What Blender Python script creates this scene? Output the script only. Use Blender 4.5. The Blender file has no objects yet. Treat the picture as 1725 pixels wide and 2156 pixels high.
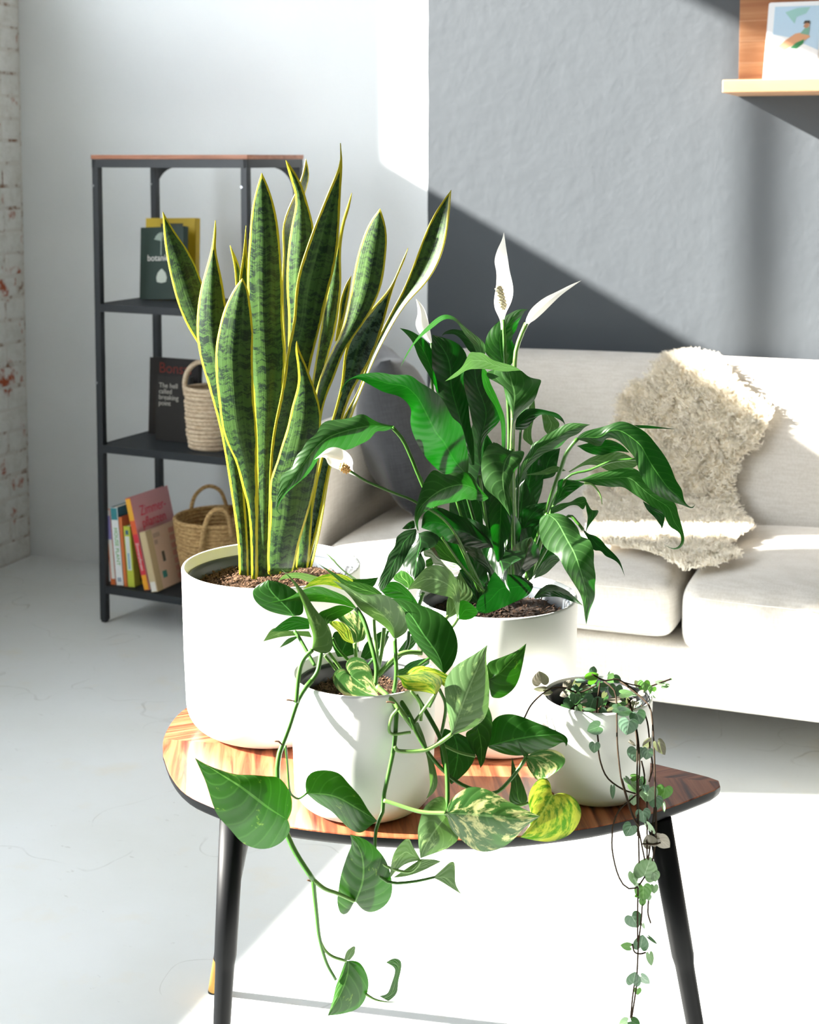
import bpy, math, random
import numpy as np
from mathutils import Vector, Matrix
random.seed(7); rng = np.random.default_rng(7)
S = bpy.context.scene
COL = S.collection
PI = math.pi
# ------------------------------------------------------------------ camera
FPX, CX, PY, H = 3180.0, 862.5, 608.0, 1.36
W_, H_ = 1725.0, 2156.0
PITCH, YAW = math.radians(4.96), math.radians(21)
fw0 = np.array([-math.sin(YAW), math.cos(YAW), 0.0]); RT = np.array([math.cos(YAW), math.sin(YAW), 0.0]); ZZ = np.array([0, 0, 1.0])
fwd = fw0*math.cos(PITCH) - ZZ*math.sin(PITCH); upv = fw0*math.sin(PITCH) + ZZ*math.cos(PITCH)
CAM = np.array([0, 0, H])
cd = bpy.data.cameras.new('camera'); cam = bpy.data.objects.new('camera', cd); COL.objects.link(cam)
cam.location = (0, 0, H); cam.rotation_euler = (PI/2 - PITCH, 0, YAW)
cd.sensor_fit = 'VERTICAL'; cd.sensor_height = 36.0; cd.lens = FPX/H_*36.0
cd.shift_y = -(H_/2 - PY)/H_; cd.shift_x = 0.0
cd.clip_start = .05
cd.dof.use_dof = True; cd.dof.focus_distance = 2.1; cd.dof.aperture_fstop = 9.0
S.camera = cam
# ------------------------------------------------------------------ sky, sun, exposure
wd = bpy.data.worlds.new('world'); S.world = wd; wd.use_nodes = True
bg = wd.node_tree.nodes['Background']; bg.inputs[0].default_value = (.90, .95, 1.0, 1); bg.inputs[1].default_value = 9.8
sd = bpy.data.lights.new('sun', 'SUN'); sun = bpy.data.objects.new('sun', sd); COL.objects.link(sun)
sd.energy = 40.0; sd.angle = math.radians(.9); sd.color = (1.0, .955, .88)
SUN = Vector((.954, .300, -.515)).normalized()
sun.rotation_euler = SUN.to_track_quat('-Z', 'Y').to_euler(); sun.location = (-5, 0, 5)
S.view_settings.view_transform = 'Standard'; S.view_settings.look = 'None'; S.view_settings.gamma = 1.0
S.view_settings.use_curve_mapping = False; S.view_settings.exposure = 0.24
S.cycles.max_bounces = 8; S.cycles.transmission_bounces = 6

# ------------------------------------------------------------------ helpers: measuring a point from the lens
def pf(x, y, f):
    r = fwd + RT*(x-CX)/FPX - upv*(y-PY)/FPX
    return CAM + r*(f/float(r@fw0))
def rf(r, f, z): return RT*r + fw0*f + ZZ*z
def V(x0, y0, s):
    def g(*c): return [(x0+c[i]/s, y0+c[i+1]/s) for i in range(0, len(c), 2)]
    return g
PX = V(0, 0, 1.0)
S1 = V(320, 280, 2.6136); S2 = V(360, 740, 3.1944); S3 = V(580, 460, 3.3173)
L1 = V(840, 480, 2.6953); L2 = V(780, 900, 2.4643); L3 = V(720, 860, 4.5395); L4 = V(980, 620, 4.7917); L5 = V(1080, 860, 4.3125); L6 = V(780, 1060, 6.1607)
P1 = V(500, 1160, 3.3173); P2 = V(780, 1320, 3.75); P3 = V(390, 1540, 3.5)
H1 = V(1090, 1380, 3.8333); H2 = V(1200, 1640, 4.1767)

def spline(p, n):
    p = np.array(p, float)
    if len(p) == 1: return np.repeat(p, n, 0)
    q = [p[0]]
    e = np.vstack([2*p[0]-p[1], p, 2*p[-1]-p[-2]])
    for i in range(1, len(e)-2):
        for t in np.linspace(0, 1, 9)[1:]:
            a, b, c, d = e[i-1], e[i], e[i+1], e[i+2]
            q.append(.5*(2*b+(c-a)*t+(2*a-5*b+4*c-d)*t*t+(3*b-a-3*c+d)*t**3))
    q = np.array(q); L = np.r_[0, np.cumsum(np.linalg.norm(np.diff(q, axis=0), axis=1))]
    s = np.linspace(0, L[-1], n)
    return np.stack([np.interp(s, L, q[:, k]) for k in range(q.shape[1])], 1)

# ------------------------------------------------------------------ objects
def link(name, me, mat=None, parent=None, loc=None, smooth=True):
    o = bpy.data.objects.new(name, me); COL.objects.link(o)
    if parent is not None: o.parent = parent
    if loc is not None: o.location = loc
    if mat is not None:
        me.materials.clear(); me.materials.append(mat)
    if smooth and len(me.polygons): me.polygons.foreach_set('use_smooth', [True]*len(me.polygons))
    return o
def tag(o, label, cat, group=None):
    o['label'] = label; o['category'] = cat
    if group: o['group'] = group
    return o
def empty(name, loc, label=None, cat=None, group=None):
    o = bpy.data.objects.new(name, None); COL.objects.link(o); o.location = loc; o.empty_display_size = .05
    if label: tag(o, label, cat, group)
    return o
def struct(o): o['kind'] = 'structure'; return o
def stuff(o): o['kind'] = 'stuff'; return o
class MB:
    def __init__(s): s.v = []; s.f = []
    def add(s, vs, fs):
        n = len(s.v); s.v += [tuple(map(float, p)) for p in vs]; s.f += [tuple(i+n for i in f) for f in fs]; return s
    def box(s, x0, y0, z0, x1, y1, z1, M=None):
        vs = [(x0,y0,z0),(x1,y0,z0),(x1,y1,z0),(x0,y1,z0),(x0,y0,z1),(x1,y0,z1),(x1,y1,z1),(x0,y1,z1)]
        if M is not None: vs = [M @ Vector(p) for p in vs]
        return s.add(vs, [(0,3,2,1),(4,5,6,7),(0,1,5,4),(1,2,6,5),(2,3,7,6),(3,0,4,7)])
    def tube(s, pts, r, n=8, cap=True):
        pts = np.array(pts, float); m = len(pts)
        r = np.interp(np.linspace(0, 1, m), np.linspace(0, 1, len(r)), r) if hasattr(r, '__len__') else np.full(m, r)
        T = np.gradient(pts, axis=0); T /= np.linalg.norm(T, axis=1)[:, None]+1e-12
        nrm = np.cross(T[0], [0.31, .12, .94]); nrm /= np.linalg.norm(nrm)
        vs = []
        for i in range(m):
            nrm = nrm - T[i]*(nrm@T[i]); nrm /= np.linalg.norm(nrm)+1e-12; b = np.cross(T[i], nrm)
            for k in range(n):
                a = 2*PI*k/n; vs.append(pts[i]+r[i]*(math.cos(a)*nrm+math.sin(a)*b))
        fs = [(i*n+k, i*n+(k+1) % n, (i+1)*n+(k+1) % n, (i+1)*n+k) for i in range(m-1) for k in range(n)]
        if cap: fs += [tuple(range(n-1, -1, -1)), tuple((m-1)*n+k for k in range(n))]
        return s.add(vs, fs)
    def lathe(s, prof, n=64, c=(0, 0, 0)):
        m = len(prof)
        vs = [(c[0]+p[0]*math.cos(2*PI*k/n), c[1]+p[0]*math.sin(2*PI*k/n), c[2]+p[1]) for p in prof for k in range(n)]
        return s.add(vs, [(i*n+k, i*n+(k+1) % n, (i+1)*n+(k+1) % n, (i+1)*n+k) for i in range(m-1) for k in range(n)])
    def mesh(s, name):
        me = bpy.data.meshes.new(name); me.from_pydata(s.v, [], s.f); me.update(); return me
    def build(s, name, mat, parent=None, smooth=False, bevel=0, seg=3, loc=None, sub=0):
        me = s.mesh(name); o = link(name, me, mat, parent, loc, smooth)
        if bevel:
            b = o.modifiers.new('bevel', 'BEVEL'); b.width = bevel; b.segments = seg; b.limit_method = 'ANGLE'; b.angle_limit = .6
            me.polygons.foreach_set('use_smooth', [True]*len(me.polygons))
            w = o.modifiers.new('wn', 'WEIGHTED_NORMAL'); w.keep_sharp = True
        if sub:
            b = o.modifiers.new('sub', 'SUBSURF'); b.levels = sub; b.render_levels = sub
        return o
def shade_auto(o):
    o.data.polygons.foreach_set('use_smooth', [True]*len(o.data.polygons))

# ------------------------------------------------------------------ material kit
def rgb(h):
    c = [int(h[i:i+2], 16)/255 for i in (0, 2, 4)]
    return tuple(((x/12.92) if x <= .04045 else ((x+.055)/1.055)**2.4) for x in c)+(1,)
class NT:
    def __init__(s, name):
        s.m = bpy.data.materials.new(name); s.m.use_nodes = True; s.t = s.m.node_tree; s.n = s.t.nodes; s.b = s.n['Principled BSDF']; s.out = s.n['Material Output']
    def l(s, a, b): s.t.links.new(a, b)
    def new(s, t, **k):
        n = s.n.new(t)
        for a, b in k.items(): setattr(n, a, b)
        return n
    def put(s, sock, v):
        if isinstance(v, (int, float, tuple, list)): sock.default_value = v
        else: s.l(v, sock)
    def math(s, op, a, b=0.0, c=None, clamp=False):
        n = s.new('ShaderNodeMath', operation=op, use_clamp=clamp); s.put(n.inputs[0], a); s.put(n.inputs[1], b)
        if c is not None: s.put(n.inputs[2], c)
        return n.outputs[0]
    def mix(s, f, a, b, mode='MIX'):
        n = s.new('ShaderNodeMix', data_type='RGBA', blend_type=mode); s.put(n.inputs[0], f); s.put(n.inputs[6], a); s.put(n.inputs[7], b); return n.outputs[2]
    def noise(s, vec, scale=5, detail=4, rough=.5, dist=0):
        n = s.new('ShaderNodeTexNoise'); 
        if vec is not None: s.l(vec, n.inputs['Vector'])
        n.inputs['Scale'].default_value = scale; n.inputs['Detail'].default_value = detail; n.inputs['Roughness'].default_value = rough; n.inputs['Distortion'].default_value = dist
        return n.outputs['Fac']
    def ramp(s, f, *st):
        n = s.new('ShaderNodeValToRGB'); e = n.color_ramp.elements
        while len(e) < len(st): e.new(.5)
        for i, (p, c) in enumerate(st): e[i].position = p; e[i].color = c if len(c) == 4 else tuple(c)+(1,)
        s.put(n.inputs[0], f); return n.outputs[0]
    def step(s, f, lo, hi):
        n = s.new('ShaderNodeMapRange'); s.put(n.inputs[0], f); n.inputs[1].default_value = lo; n.inputs[2].default_value = hi; return n.outputs[0]
    def obj(s): return s.new('ShaderNodeTexCoord').outputs['Object']
    def xyz(s, v):
        n = s.new('ShaderNodeSeparateXYZ'); s.l(v, n.inputs[0]); return n.outputs
    def comb(s, x, y, z=0.0):
        n = s.new('ShaderNodeCombineXYZ'); s.put(n.inputs[0], x); s.put(n.inputs[1], y); s.put(n.inputs[2], z); return n.outputs[0]
    def mapv(s, v, scale=(1, 1, 1), rot=(0, 0, 0)):
        n = s.new('ShaderNodeMapping'); s.l(v, n.inputs[0]); n.inputs['Scale'].default_value = scale; n.inputs['Rotation'].default_value = rot; return n.outputs[0]
    def bump(s, h, strength=.3, dist=.01):
        n = s.new('ShaderNodeBump'); n.inputs['Strength'].default_value = strength; n.inputs['Distance'].default_value = dist; s.put(n.inputs['Height'], h)
        s.l(n.outputs[0], s.b.inputs['Normal']); return n.outputs[0]
    def set(s, col=None, rough=None, spec=None, metal=None, sheen=None, coat=None):
        if col is not None: s.put(s.b.inputs['Base Color'], col)
        if rough is not None: s.put(s.b.inputs['Roughness'], rough)
        if spec is not None: s.put(s.b.inputs['Specular IOR Level'], spec)
        if metal is not None: s.put(s.b.inputs['Metallic'], metal)
        if sheen is not None: s.put(s.b.inputs['Sheen Weight'], sheen)
        if coat is not None: s.put(s.b.inputs['Coat Weight'], coat)
        return s.m
def plain(name, h, rough=.5, spec=.5, metal=0.0):
    return NT(name).set(rgb(h) if isinstance(h, str) else h, rough, spec, metal)

# wall paint
t = NT('wall_paint'); o_ = t.obj(); x, y, z = t.xyz(o_)
edge = t.math('ADD', x, t.math('MULTIPLY', t.math('SUBTRACT', t.noise(o_, 6, 2), .5), .006))
n1 = t.noise(o_, 2.2, 5, .6); n2 = t.noise(o_, 40, 4, .6)
grey = t.mix(n1, rgb('494e53'), rgb('51565b')); white = t.mix(n1, rgb('e2e7ea'), rgb('ecf0f2'))
t.set(t.mix(t.math('GREATER_THAN', edge, -1.584), white, grey), .75, .25)
h = t.math('ADD', t.math('MULTIPLY', t.noise(o_, 7, 3, .5, .2), .45), t.math('ADD', t.math('MULTIPLY', n2, .10), t.math('MULTIPLY', t.noise(o_, 18, 3, .6), .30)))
t.bump(h, .34, .012); M_WALL = t.m
t = NT('white_wall'); t.set(rgb('e6eaec'), .8, .2); M_WHITE = t.m
# floor
t = NT('painted_floor'); o_ = t.obj()
a = t.noise(o_, 1.3, 5, .55); b = t.noise(o_, 7, 5, .6); c = t.noise(t.mapv(o_, (1, 2.4, 1), (0, 0, .5)), 26, 4, .6); d = t.noise(o_, 60, 3, .6)
col = t.mix(t.step(a, .42, .72), rgb('d6dadb'), rgb('cccfcb'))
col = t.mix(t.math('MULTIPLY', t.step(b, .58, .75), .35), col, rgb('d6cdb8'))
col = t.mix(t.math('MULTIPLY', t.step(c, .67, .74), .6), col, rgb('a2a29c'))
vo = t.new('ShaderNodeTexVoronoi', feature='DISTANCE_TO_EDGE'); vv = t.new('ShaderNodeVectorMath', operation='ADD'); t.l(o_, vv.inputs[0])
nn = t.new('ShaderNodeTexNoise'); nn.inputs['Scale'].default_value = 3; t.l(o_, nn.inputs['Vector']); t.l(nn.outputs['Color'], vv.inputs[1]); t.l(vv.outputs[0], vo.inputs['Vector']); vo.inputs['Scale'].default_value = 1.1
crack = t.math('MULTIPLY', t.math('LESS_THAN', vo.outputs['Distance'], .0035), t.step(b, .45, .6))
col = t.mix(t.math('MULTIPLY', crack, .35), col, rgb('8f8f88'))
col = t.mix(t.math('MULTIPLY', t.math('GREATER_THAN', d, .755), .7), col, rgb('77746c'))
t.set(col, .42, .45); t.bump(t.math('ADD', t.math('MULTIPLY', c, .5), b), .12, .006); M_FLOOR = t.m
# brick
t = NT('painted_brick'); o_ = t.obj(); inf = t.new('ShaderNodeObjectInfo'); g = t.new('ShaderNodeNewGeometry').outputs['Position']
a = t.noise(g, 22, 5, .65); b = t.noise(g, 9, 3, .6)
col = t.mix(t.step(a, .45, .7), rgb('dcdedb'), rgb('c9cac4')); col = t.mix(t.math('MULTIPLY', t.step(b, .60, .66), t.step(a, .4, .55)), col, rgb('a5593f'))
t.set(col, .85, .2); t.bump(a, .6, .01); M_BRICK = t.m
t = NT('whitewashed_brickwork'); g = t.new('ShaderNodeNewGeometry').outputs['Position']; gx = t.xyz(g)
bk_ = t.new('ShaderNodeTexBrick'); t.l(t.comb(gx[1], gx[2]), bk_.inputs['Vector']); bk_.inputs['Scale'].default_value = 1.0; bk_.inputs['Brick Width'].default_value = .215; bk_.inputs['Row Height'].default_value = .0745; bk_.inputs['Mortar Size'].default_value = .006
t.set(t.mix(t.math('MULTIPLY', t.step(t.noise(g, 9, 4, .65), .62, .67), .8), t.mix(bk_.outputs['Fac'], rgb('dcdedb'), rgb('b8b2a8')), rgb('a5593f')), .9, .15); t.bump(t.math('MULTIPLY', bk_.outputs['Fac'], -1.0), .6, .008); M_BRICKWORK = t.m
t = NT('brick_mortar'); g = t.new('ShaderNodeNewGeometry').outputs['Position']
t.set(t.mix(t.step(t.noise(g, 16, 4, .7), .52, .66), rgb('d2d2cd'), rgb('8a6f5f')), .95, .1); M_MORTAR = t.m
# walnut veneer
t = NT('chevron_veneer'); o_ = t.obj(); x, y, z = t.xyz(o_)
fr = t.math('LESS_THAN', y, 0.0); ay = t.math('ABSOLUTE', y)
kk = t.math('ADD', t.math('MULTIPLY', fr, -1.15), 1.45)
q = t.math('SUBTRACT', x, t.math('MULTIPLY', ay, kk)); al = t.math('ADD', ay, t.math('MULTIPLY', x, .4))
v1 = t.comb(t.math('MULTIPLY', q, 60.0), t.math('MULTIPLY', al, 4.0), t.math('MULTIPLY', fr, 5.0))
n1 = t.noise(v1, 1.0, 5, .6, .7); n2 = t.noise(t.comb(t.math('MULTIPLY', q, 260.0), t.math('MULTIPLY', al, 9.0)), 1.0, 3, .6)
col = t.ramp(n1, (.30, rgb('3f1c12')), (.42, rgb('7a3f28')), (.52, rgb('a8603e')), (.68, rgb('bd7a55')))
col = t.mix(t.math('MULTIPLY', n2, .35), col, rgb('4b2317'))
vs = t.new('ShaderNodeTexNoise'); 
t.set(col, .28, .5, coat=.25); M_VENEER = t.m
def wood(name, c1, c2, c3, sc=(3, 40, 40), rough=.45):
    t = NT(name); o_ = t.obj(); n = t.noise(t.mapv(o_, sc), 1, 5, .6, .5)
    t.set(t.ramp(n, (.3, rgb(c1)), (.5, rgb(c2)), (.7, rgb(c3))), rough, .4); return t.m
M_OAK = wood('oak_board', '85573a', '9c704e', 'b48c6a', (1.5, 10, 26)); M_LEDGE = wood('pale_ledge_wood', 'a8825e', 'b59070', 'c09e80', (1.5, 20, 20))
M_TOPWOOD = wood('shelf_top_wood', '7a4a35', 'a06a50', 'b58068', (5, 30, 30))
M_BLACK = plain('black_metal', '23282d', .45, .5); M_BLKWOOD = plain('black_lacquer', '0b0d0f', .5, .18); M_GOLD = plain('brass', 'c9a15a', .35, .5, .85)
M_POT = NT('white_ceramic').set(rgb('eceeea'), .5, .35); M_LINER = plain('grey_liner', '3c4248', .4); M_DLINER = plain('black_liner', '1b1e20', .4)
# fabric
def fabric(name, h, h2, fine=420, rough=.9, sheen=.3):
    t = NT(name); o_ = t.obj(); w1 = t.noise(t.mapv(o_, (1, 1, .06)), fine, 2, .6); w2 = t.noise(t.mapv(o_, (.08, .08, 1)), fine, 2, .6); b = t.noise(o_, 3, 3)
    s_ = t.math('ADD', t.math('MULTIPLY', w1, .5), t.math('MULTIPLY', w2, .5))
    t.set(t.mix(t.step(s_, .4, .6), rgb(h), rgb(h2)), rough, .15, sheen=sheen); t.bump(s_, .25, .0015); return t.m
M_SOFA = fabric('cream_linen', 'd2ccc2', 'dfdad2', 260); M_PILLOW = fabric('charcoal_velvet', '303236', '3a3c40', 300, .8, .5)
t = NT('sheepskin_wool'); t.set(rgb('fffaec'), .8, .1); tr = t.new('ShaderNodeBsdfTranslucent'); tr.inputs[0].default_value = rgb('fffaf2'); mx = t.new('ShaderNodeMixShader'); mx.inputs[0].default_value = .45
t.l(t.b.outputs[0], mx.inputs[1]); t.l(tr.outputs[0], mx.inputs[2]); t.l(mx.outputs[0], t.out.inputs[0]); M_FUR = t.m; M_HIDE = plain('sheepskin_hide', 'fbf2e0', .9)
def jute(name, a, b):
    t = NT(name); o_ = t.obj(); n = t.noise(t.mapv(o_, (1, 1, 2.5)), 90, 4, .65)
    t.set(t.mix(t.step(n, .35, .65), rgb(a), rgb(b)), .95, .1); t.bump(n, .7, .004); return t.m
M_JUTE = jute('cream_jute', 'bfa88a', 'e2d2b8'); M_SEAGRASS = jute('tan_seagrass', '9a7a50', 'd2b27e')
# soil
t = NT('potting_soil'); g = t.new('ShaderNodeNewGeometry').outputs['Position']; a = t.noise(g, 160, 5, .7)
t.set(t.ramp(a, (.35, rgb('1d140f')), (.55, rgb('453428')), (.72, rgb('715946'))), .95, .1); t.bump(a, .8, .004); M_SOIL = t.m
M_FIBRE = NT('peat_fibre').set(rgb('5c4737'), .95, .1); M_DSOIL = NT('dark_soil').set(rgb('2a211b'), .9, .2)

# leaves: u across -1..1, v metres along; second map: distance to the edge in metres
def leafmat(name, kind, c1, c2, trans, tf=.35, rough=.38, vein=None, spacing=.011, vs=.35, spot=None, thr=(.5, .6), seed=0., spec=.45):
    t = NT(name)
    uv = t.new('ShaderNodeUVMap', uv_map='UVMap').outputs[0]; u, v, _ = t.xyz(uv); au = t.math('ABSOLUTE', u)
    g = t.new('ShaderNodeNewGeometry').outputs['Position']
    if kind == 'snake':
        ed = t.xyz(t.new('ShaderNodeUVMap', uv_map='edge').outputs[0])
        zz = t.math('MULTIPLY', t.math('ABSOLUTE', t.math('SUBTRACT', t.math('FRACT', t.math('MULTIPLY', au, 1.6)), .5)), .8)
        rs = t.new('ShaderNodeObjectInfo').outputs['Random']
        nb = t.noise(t.comb(t.math('MULTIPLY', u, .9), t.math('ADD', t.math('MULTIPLY', v, 125.0), zz), t.math('MULTIPLY', rs, 30.0)), 1.0, 5, .75, .4)
        nf = t.noise(g, 260, 3, .7)
        band = t.step(t.math('ADD', nb, t.math('MULTIPLY', nf, .25)), .60, .68)
        nlong = t.noise(t.comb(t.math('MULTIPLY', u, 3.0), t.math('MULTIPLY', v, 6.0), rs), 1.0, 2, .5)
        col = t.mix(band, c1, c2); col = t.mix(t.math('MULTIPLY', t.step(nlong, .5, .75), .35), col, rgb('6a8e4c'))
        wob = t.math('MULTIPLY', t.noise(g, 60, 2), .003)
        marg = t.math('LESS_THAN', t.math('ADD', ed[0], wob), .0046)
        col = t.mix(marg, col, rgb('b0a824')); tc = t.mix(marg, trans, rgb('e0d020'))
        t.bump(t.noise(t.comb(t.math('MULTIPLY', u, 14.0), t.math('MULTIPLY', v, 8.0)), 1, 2), .15, .003)
    else:
        w = t.math('SUBTRACT', v, t.math('MULTIPLY', t.math('POWER', au, 1.3), spacing*2.2))
        ph = t.math('MULTIPLY', w, 2*PI/spacing)
        sn = t.math('SINE', t.math('ADD', ph, t.math('MULTIPLY', t.noise(g, 30, 2), 2.5)))
        vn = t.math('POWER', t.math('MAXIMUM', sn, 0.0), 10.0)
        mid = t.math('LESS_THAN', au, .035)
        big = t.noise(g, 14, 3, .5)
        col = t.mix(t.step(big, .3, .7), c1, c2); tc = trans
        if spot is not None:
            sp = t.noise(t.comb(t.math('MULTIPLY', u, 2.2), t.math('MULTIPLY', w, 45.0), seed), 1.0, 6, .72, .3)
            m2 = t.step(sp, thr[0], thr[1]); col = t.mix(m2, col, spot); tc = t.mix(m2, trans, spot)
        vc = vein if vein is not None else c2
        col = t.mix(t.math('MULTIPLY', vn, vs), col, vc); col = t.mix(t.math('MULTIPLY', mid, .45), col, vc)
        t.bump(t.math('ADD', t.math('MULTIPLY', sn, -.09), t.math('MULTIPLY', big, .8)), .35, .003)
    t.set(col, rough, spec)
    tr = t.new('ShaderNodeBsdfTranslucent'); t.put(tr.inputs[0], tc); mx = t.new('ShaderNodeMixShader'); mx.inputs[0].default_value = tf
    t.l(t.b.outputs[0], mx.inputs[1]); t.l(tr.outputs[0], mx.inputs[2]); t.l(mx.outputs[0], t.out.inputs[0]); return t.m
G = rgb
M_SNAKE = leafmat('snake_leaf', 'snake', G('365423'), G('0e2116'), G('418415'), 0.12, .36)
M_SNAKEB = leafmat('snake_leaf_silvery', 'snake', G('415b4f'), G('132224'), G('327732'), .12, .25)
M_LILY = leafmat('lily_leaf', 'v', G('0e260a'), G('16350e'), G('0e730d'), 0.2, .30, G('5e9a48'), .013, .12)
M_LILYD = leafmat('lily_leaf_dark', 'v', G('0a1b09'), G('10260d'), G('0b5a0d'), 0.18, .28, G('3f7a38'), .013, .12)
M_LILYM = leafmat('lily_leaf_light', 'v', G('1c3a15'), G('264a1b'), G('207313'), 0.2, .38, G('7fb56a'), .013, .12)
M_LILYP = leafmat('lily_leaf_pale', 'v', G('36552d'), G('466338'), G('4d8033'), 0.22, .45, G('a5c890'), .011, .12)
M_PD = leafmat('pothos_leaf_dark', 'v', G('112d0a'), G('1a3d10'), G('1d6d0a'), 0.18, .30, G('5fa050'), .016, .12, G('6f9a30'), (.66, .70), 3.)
M_PM = leafmat('pothos_leaf', 'v', G('1a3a0c'), G('224812'), G('2b730c'), 0.2, .33, G('86c060'), .015, .12, G('86aa3c'), (.60, .68), 8.)
M_PP = leafmat('pothos_leaf_underside', 'v', G('456338'), G('587848'), G('5d8a3a'), 0.2, .45, G('aacb92'), .014, .12, G('a6c77c'), (.56, .72), 1.)
M_PV = leafmat('pothos_leaf_variegated', 'v', G('2b5222'), G('3d662a'), G('40801d'), 0.2, .36, G('8cb870'), .016, .12, G('b8bc7c'), (.50, .58), 5.)
M_PY = leafmat('pothos_leaf_yellow', 'v', G('37660d'), G('4a7815'), G('4e8a10'), 0.24, .36, G('c6d860'), .015, .12, G('a2ad34'), (.44, .54), 2.)
M_PW = leafmat('pothos_leaf_white', 'v', G('558046'), G('709366'), G('80a673'), .26, .36, G('cfdcc0'), .015, .12, G('c2c8ba'), (.42, .50), 9.)
M_HG = leafmat('heart_leaf', 'v', G('44614c'), G('5b7962'), G('528a46'), .15, .5, G('b4c8b4'), .006, .12, G('2f4a3c'), (.60, .64), 4.)
M_HL = leafmat('heart_leaf_light', 'v', G('6d8a67'), G('859e7e'), G('79ad61'), .22, .5, G('c4d4bc'), .006, .12, G('4d7050'), (.62, .66), 6.)
M_HP = leafmat('heart_leaf_underside', 'v', G('6e675f'), G('7c776a'), G('778553'), .2, .5, G('a29a88'), .006, .12)
M_HB = leafmat('heart_leaf_bright', 'v', G('446e37'), G('588540'), G('61a62a'), .3, .5, G('9cc080'), .006, .12)
t = NT('white_spathe'); t.set(rgb('fbfaf5'), .45, .3)
tr = t.new('ShaderNodeBsdfTranslucent'); tr.inputs[0].default_value = rgb('fdfcf4'); mx = t.new('ShaderNodeMixShader'); mx.inputs[0].default_value = .42
t.l(t.b.outputs[0], mx.inputs[1]); t.l(tr.outputs[0], mx.inputs[2]); t.l(mx.outputs[0], t.out.inputs[0]); M_SPATHE = t.m
M_SPADIX = plain('cream_spadix', 'efe3bd', .7); M_SPADIXT = plain('tan_spadix', 'd3a866', .7)
M_STEM = plain('green_stem', '39691f', .4); M_STEMP = plain('pale_stem', '6a9448', .4); M_STEMD = plain('dark_stem', '214a16', .4); M_STRING = plain('brown_string', '33291f', .8, .1); M_ROOT = plain('brown_node', '5a4028', .8)

# ------------------------------------------------------------------ the room
WY, LX = 4.279, -3.033
o = MB().add([(LX-.25, -4, 0), (3.7, -4, 0), (3.7, WY, 0), (LX-.25, WY, 0), (LX-.25, -4, -.1), (3.7, -4, -.1), (3.7, WY, -.1), (LX-.25, WY, -.1)],
    [(0, 1, 2, 3), (7, 6, 5, 4), (0, 4, 5, 1), (1, 5, 6, 2), (2, 6, 7, 3), (3, 7, 4, 0)]).build('floor', M_FLOOR); struct(o)
o = MB().box(LX-.25, WY, -.1, 3.7, WY+.2, 3.8).build('wall_back', M_WALL); struct(o)
SILL, HEAD, JY, TY, TS = 1.03, 3.14, 3.862, 2.80, 2.05
wl = MB()
W0, HB = .1, 2.62
wl.box(LX-.25, -4, 0, LX, TY, SILL).box(LX-.25, W0, HB, LX, TY, HEAD).box(LX-.25, TY, 0, LX, JY, TS).box(LX-.25, -4, HEAD, LX, WY, 3.8).box(LX-.25, -4, SILL, LX, W0, HEAD).box(LX-.25, 2.36, SILL, LX, 2.62, HB)
wall_left = wl.build('wall_left', M_BRICKWORK); struct(wall_left)
MB().box(LX-.25, JY, 0, LX-.003, WY, HEAD).build('mortar', M_MORTAR, wall_left)
# painted bricks of the visible pier, each one laid singly
bm_ = MB().box(-.012, -.103, -.033, .0015, .103, .033); bme = bm_.mesh('brick'); half = MB().box(-.012, -.048, -.033, .0015, .048, .033).mesh('brick_half')
for me in (bme, half): me.materials.append(M_BRICK)
for i in range(42):
    zc = .037+.0745*i; ys = [4.169, 3.955+.0] if i % 2 == 0 else [4.222, 4.062, ]
    for k, yc in enumerate(ys):
        use = half if (i % 2 == 1 and k == 0) or (i % 2 == 0 and k == 1) else bme
        if i % 2 == 0 and k == 1: yc = 4.010
        b = bpy.data.objects.new('brick', use); COL.objects.link(b); b.parent = wall_left
        b.location = (LX-.002+rng.uniform(-.002, .002), yc, zc+rng.uniform(-.002, .002)); b.rotation_euler = (rng.uniform(-.01, .01), rng.uniform(-.02, .02), rng.uniform(-.02, .02))
        mo = b.modifiers.new('bevel', 'BEVEL'); mo.width = .005; mo.segments = 2
win = MB()
for yy in (3.47,): win.box(LX-.16, yy-.008, SILL if yy < TY else TS, LX-.10, yy+.008, HEAD)
win.box(LX-.16, W0, SILL, LX-.10, TY, SILL+.04).box(LX-.16, TY, TS, LX-.10, JY, TS+.03).box(LX-.16, TY, HEAD-.05, LX-.10, JY, HEAD).box(LX-.16, W0, HB-.04, LX-.10, TY, HB)
struct(win.build('window_1', plain('window_frame', 'dfe2e2', .5)))
o = MB().box(LX-.25, -4.2, 3.8, 3.7, WY+.2, 3.9).build('ceiling', plain('grey_ceiling', 'a8a6a2', .9)); struct(o)
struct(MB().box(3.5, -4, 0, 3.7, WY, 3.8).build('wall_right', plain('dark_brick_wall', '7c6f66', .9))); struct(MB().box(LX-.25, -4.2, 0, 3.7, -4, 3.8).build('wall_front', plain('dark_wall', '77726c', .9)))

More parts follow.
